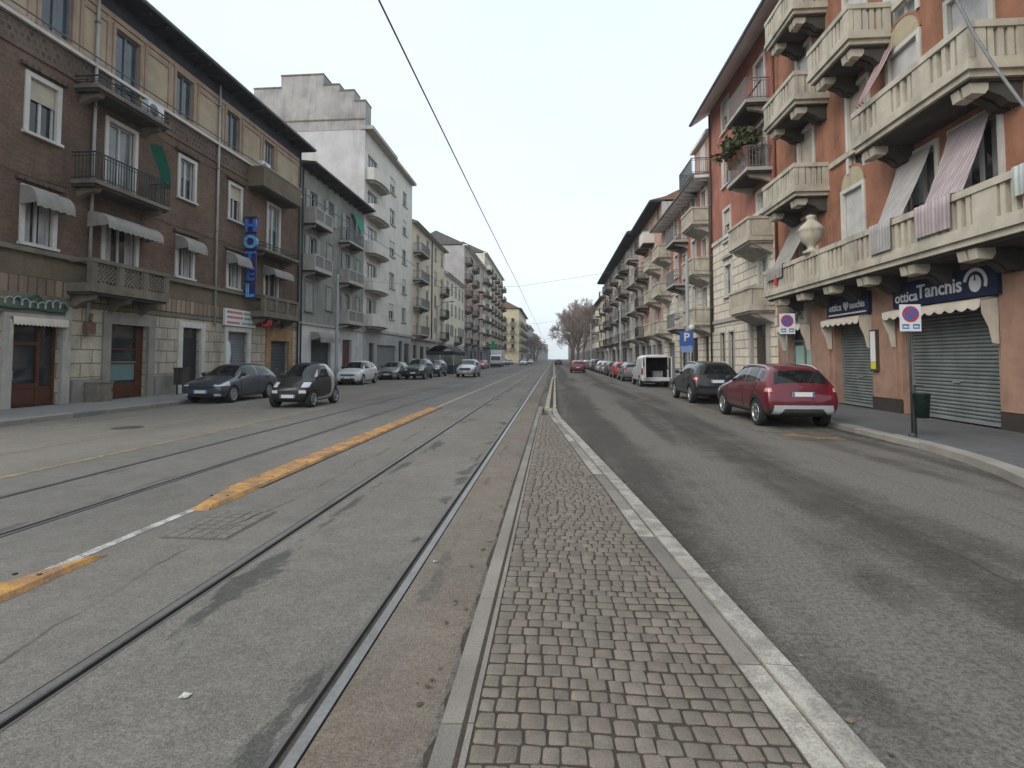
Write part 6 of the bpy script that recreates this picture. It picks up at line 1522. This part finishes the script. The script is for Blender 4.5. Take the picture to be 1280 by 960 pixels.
fl = [(40.5, PG, 'mid grey parked car right in front of the open white van', T_far), (46.2, PRd, 'bright red parked car on the right beyond the open van', T_far), (52.0, PGn, 'dark green parked car after the bright red one on the right', T_far), (57.8, PS, 'silver parked car beside the lamp post on the right', T_far), (63.4, PW, 'white parked car level with the moving wine red car', T_far), (69.2, PK, 'black parked car beneath the black eaved terrace', T_suv), (75.2, PS, 'second silver parked car along the black eaved terrace', T_suv), (81.0, PDR, 'wine red parked car along the black eaved terrace', T_far), (86.6, PG, 'grey parked car near the end of the black eaved terrace', T_far), (92.4, PW, 'white parked car near the end of the black eaved terrace', T_far), (98.4, PRd, 'small red parked car just before the bare trees', T_far), (104.4, PNv, 'navy parked car under the nearest bare tree', T_far), (110.6, PS, 'silver parked car under the bare trees', T_far)]
for y, p, lab, T in fl: car(T, lab, p, 5.85, y, True, (.95, 1, 1), simple=True, group='cars parked along the right kerb')
for y, p, lab in ((88, PG, 'grey parked car just in front of the white truck'), (107, PK, 'black parked car behind the white truck'), (114, PS, 'silver parked car by the green cross sign'), (135, PNv, 'navy parked car far along the left kerb'), (143, PRd, 'red parked car farthest along the left kerb')):
    car(T_far, lab, p, -12.0, y, False, 1, simple=True, group='cars parked along the far left kerb')
# open white van
pm = dict(GL); pm['taillight'] = M_tail
v = spawn(T_van, 'delivery_van', 'white parked delivery van with its rear doors open, dark cargo space', PW, pm, (5.95, 33.1, 0), PI, None, (.95, 1, 1.03), None, 5, False, 'van')
b = MB(); y1 = 2.16; y0 = -.1; M_int = mat('van_interior', (.035, .036, .038), .8, .2, 4)
b.face([(-.70, y0, .55), (.70, y0, .55), (.70, y1, .55), (-.70, y1, .55)], M_int); b.face([(-.70, y0, 1.70), (.70, y0, 1.70), (.70, y1, 1.70), (-.70, y1, 1.70)], M_int)
b.face([(-.70, y0, .55), (-.70, y1, .55), (-.70, y1, 1.70), (-.70, y0, 1.70)], M_int); b.face([(.70, y0, .55), (.70, y1, .55), (.70, y1, 1.70), (.70, y0, 1.70)], M_int); b.face([(-.70, y0, .55), (.70, y0, .55), (.70, y0, 1.70), (-.70, y0, 1.70)], M_int)
b.build('cargo_space', v, abs_=False)
for sd in (-1, 1):
    b = MB(); b.box(sd * .74, sd * .80, 2.2, 2.86, .52, 1.72, PW); b.box(sd * .725, sd * .739, 2.26, 2.8, .58, 1.66, M_int); d = b.build('rear_door', v, abs_=False)
    b = MB(); b.box(sd * .801, sd * .808, 2.32, 2.76, 1.15, 1.62, G_car); b.build('door_window', d, abs_=False)
r = thing('tool_crate', 'grey crate standing in the dark cargo space of the open van', 'crate', (6.1, 31.4, .57)); b = MB(); b.box(-.28, .28, -.2, .2, 0, .34, M_postg); b.box(-.3, .3, -.22, .22, .30, .37, M_greyiron); b.build('box', r, abs_=False)
# white box truck
t = thing('box_truck', 'white box truck facing the camera far down the left kerb', 'truck', (-10.9, 100, 0))
b = MB(); b.box(-1.1, 1.1, -.9, 4.4, .85, 3.35, PW); b.build('cargo_box', t, abs_=False)
b = MB(); b.prism([(-1.0, y, z) for y, z in ((-2.7, .5), (-2.72, 1.25), (-2.3, 2.15), (-1.9, 2.35), (-1.0, 2.4), (-1.0, .5))], (2.0, 0, 0), PW); cab = b.build('cab', t, abs_=False)
b = MB(); b.prism([(-.9, y, z) for y, z in ((-2.725, 1.32), (-2.345, 2.1), (-2.325, 2.09), (-2.70, 1.31))], (1.8, 0, 0), G_car); b.build('windscreen', cab, abs_=False)
b = MB(); b.box(-.98, .98, -2.78, -2.7, .35, .72, M_plast); b.build('bumper', t, abs_=False)
for sd in (-1, 1):
    b = MB(); b.box(sd * .62, sd * .92, -2.745, -2.70, .78, .98, M_headl); b.build('headlight', t, abs_=False)
    for y in (-1.7, 2.8):
        w = obj('wheel', wheel_meshes(.40)[0], t, abs_=False); w.location = (sd * .92, y, .40); w.rotation_euler = (0, 0, 0 if sd > 0 else PI); obj('rim', wheel_meshes(.40)[1], w, abs_=False)

# ---------------------------------------------------------------- light, sky, air, camera
w = bpy.data.worlds.new('World'); S.world = w; w.use_nodes = True
N, Lk = w.node_tree.nodes, w.node_tree.links; N.clear()
out = N.new('ShaderNodeOutputWorld'); sk = N.new('ShaderNodeTexSky'); sk.sky_type = 'NISHITA'; sk.sun_disc = False; sk.sun_elevation = rad(38); sk.sun_rotation = rad(230); sk.dust_density = 4; sk.air_density = 1.2
b1 = N.new('ShaderNodeBackground'); b1.inputs[1].default_value = .05; Lk.new(sk.outputs[0], b1.inputs[0])
b2 = N.new('ShaderNodeBackground'); tc = N.new('ShaderNodeTexCoord'); nz = N.new('ShaderNodeTexNoise'); nz.inputs['Scale'].default_value = 1.6; nz.inputs['Detail'].default_value = 4
mp = N.new('ShaderNodeMapping'); mp.inputs['Scale'].default_value = (1, 1, 2.4); Lk.new(tc.outputs['Generated'], mp.inputs[0]); Lk.new(mp.outputs[0], nz.inputs['Vector'])
mr = N.new('ShaderNodeMapRange'); mr.inputs[1].default_value = .35; mr.inputs[2].default_value = .65; mr.inputs[3].default_value = .96; mr.inputs[4].default_value = 1.04; Lk.new(nz.outputs[0], mr.inputs[0])
b2.inputs[0].default_value = (.765, .85, .91, 1); Lk.new(mr.outputs[0], b2.inputs[1])
ad = N.new('ShaderNodeAddShader'); Lk.new(b1.outputs[0], ad.inputs[0]); Lk.new(b2.outputs[0], ad.inputs[1]); Lk.new(ad.outputs[0], out.inputs[0])
sl = bpy.data.lights.new('sun', 'SUN'); sl.energy = 1.5; sl.angle = rad(40); sl.color = (1, .97, .92); so = bpy.data.objects.new('sun', sl); COL.objects.link(so)
so.rotation_euler = Vector((-.60, -.50, .62)).to_track_quat('Z', 'Y').to_euler(); so.location = (-20, -30, 60)
HAZE = True
if HAZE:
    t = NT('haze_air'); t.N.remove(t.b); vp = t.n('ShaderNodeVolumePrincipled'); vp.inputs['Color'].default_value = (.88, .91, .94, 1); vp.inputs['Density'].default_value = .00042; vp.inputs['Anisotropy'].default_value = .1
    t.L.new(vp.outputs[0], t.N['Material Output'].inputs['Volume'])
    b = MB(); b.box(-920, 920, -310, 1510, -1.4, 60, t.m); b.build('haze', kind='stuff')
cam = bpy.data.cameras.new('camera'); co = bpy.data.objects.new('camera', cam); COL.objects.link(co); S.camera = co
cam.sensor_width = 36; cam.lens = 18.28; cam.shift_y = -.04717; cam.clip_end = 3000; cam.clip_start = .05
co.location = (0, 0, 1.68); co.rotation_euler = (rad(92.5), 0, rad(4.57))
S.view_settings.view_transform = 'Standard'; S.view_settings.look = 'None'; S.view_settings.exposure = .14; S.view_settings.gamma = 1
S.cycles.volume_bounces = 1; S.cycles.max_bounces = 6; S.cycles.diffuse_bounces = 3; S.cycles.use_denoising = True
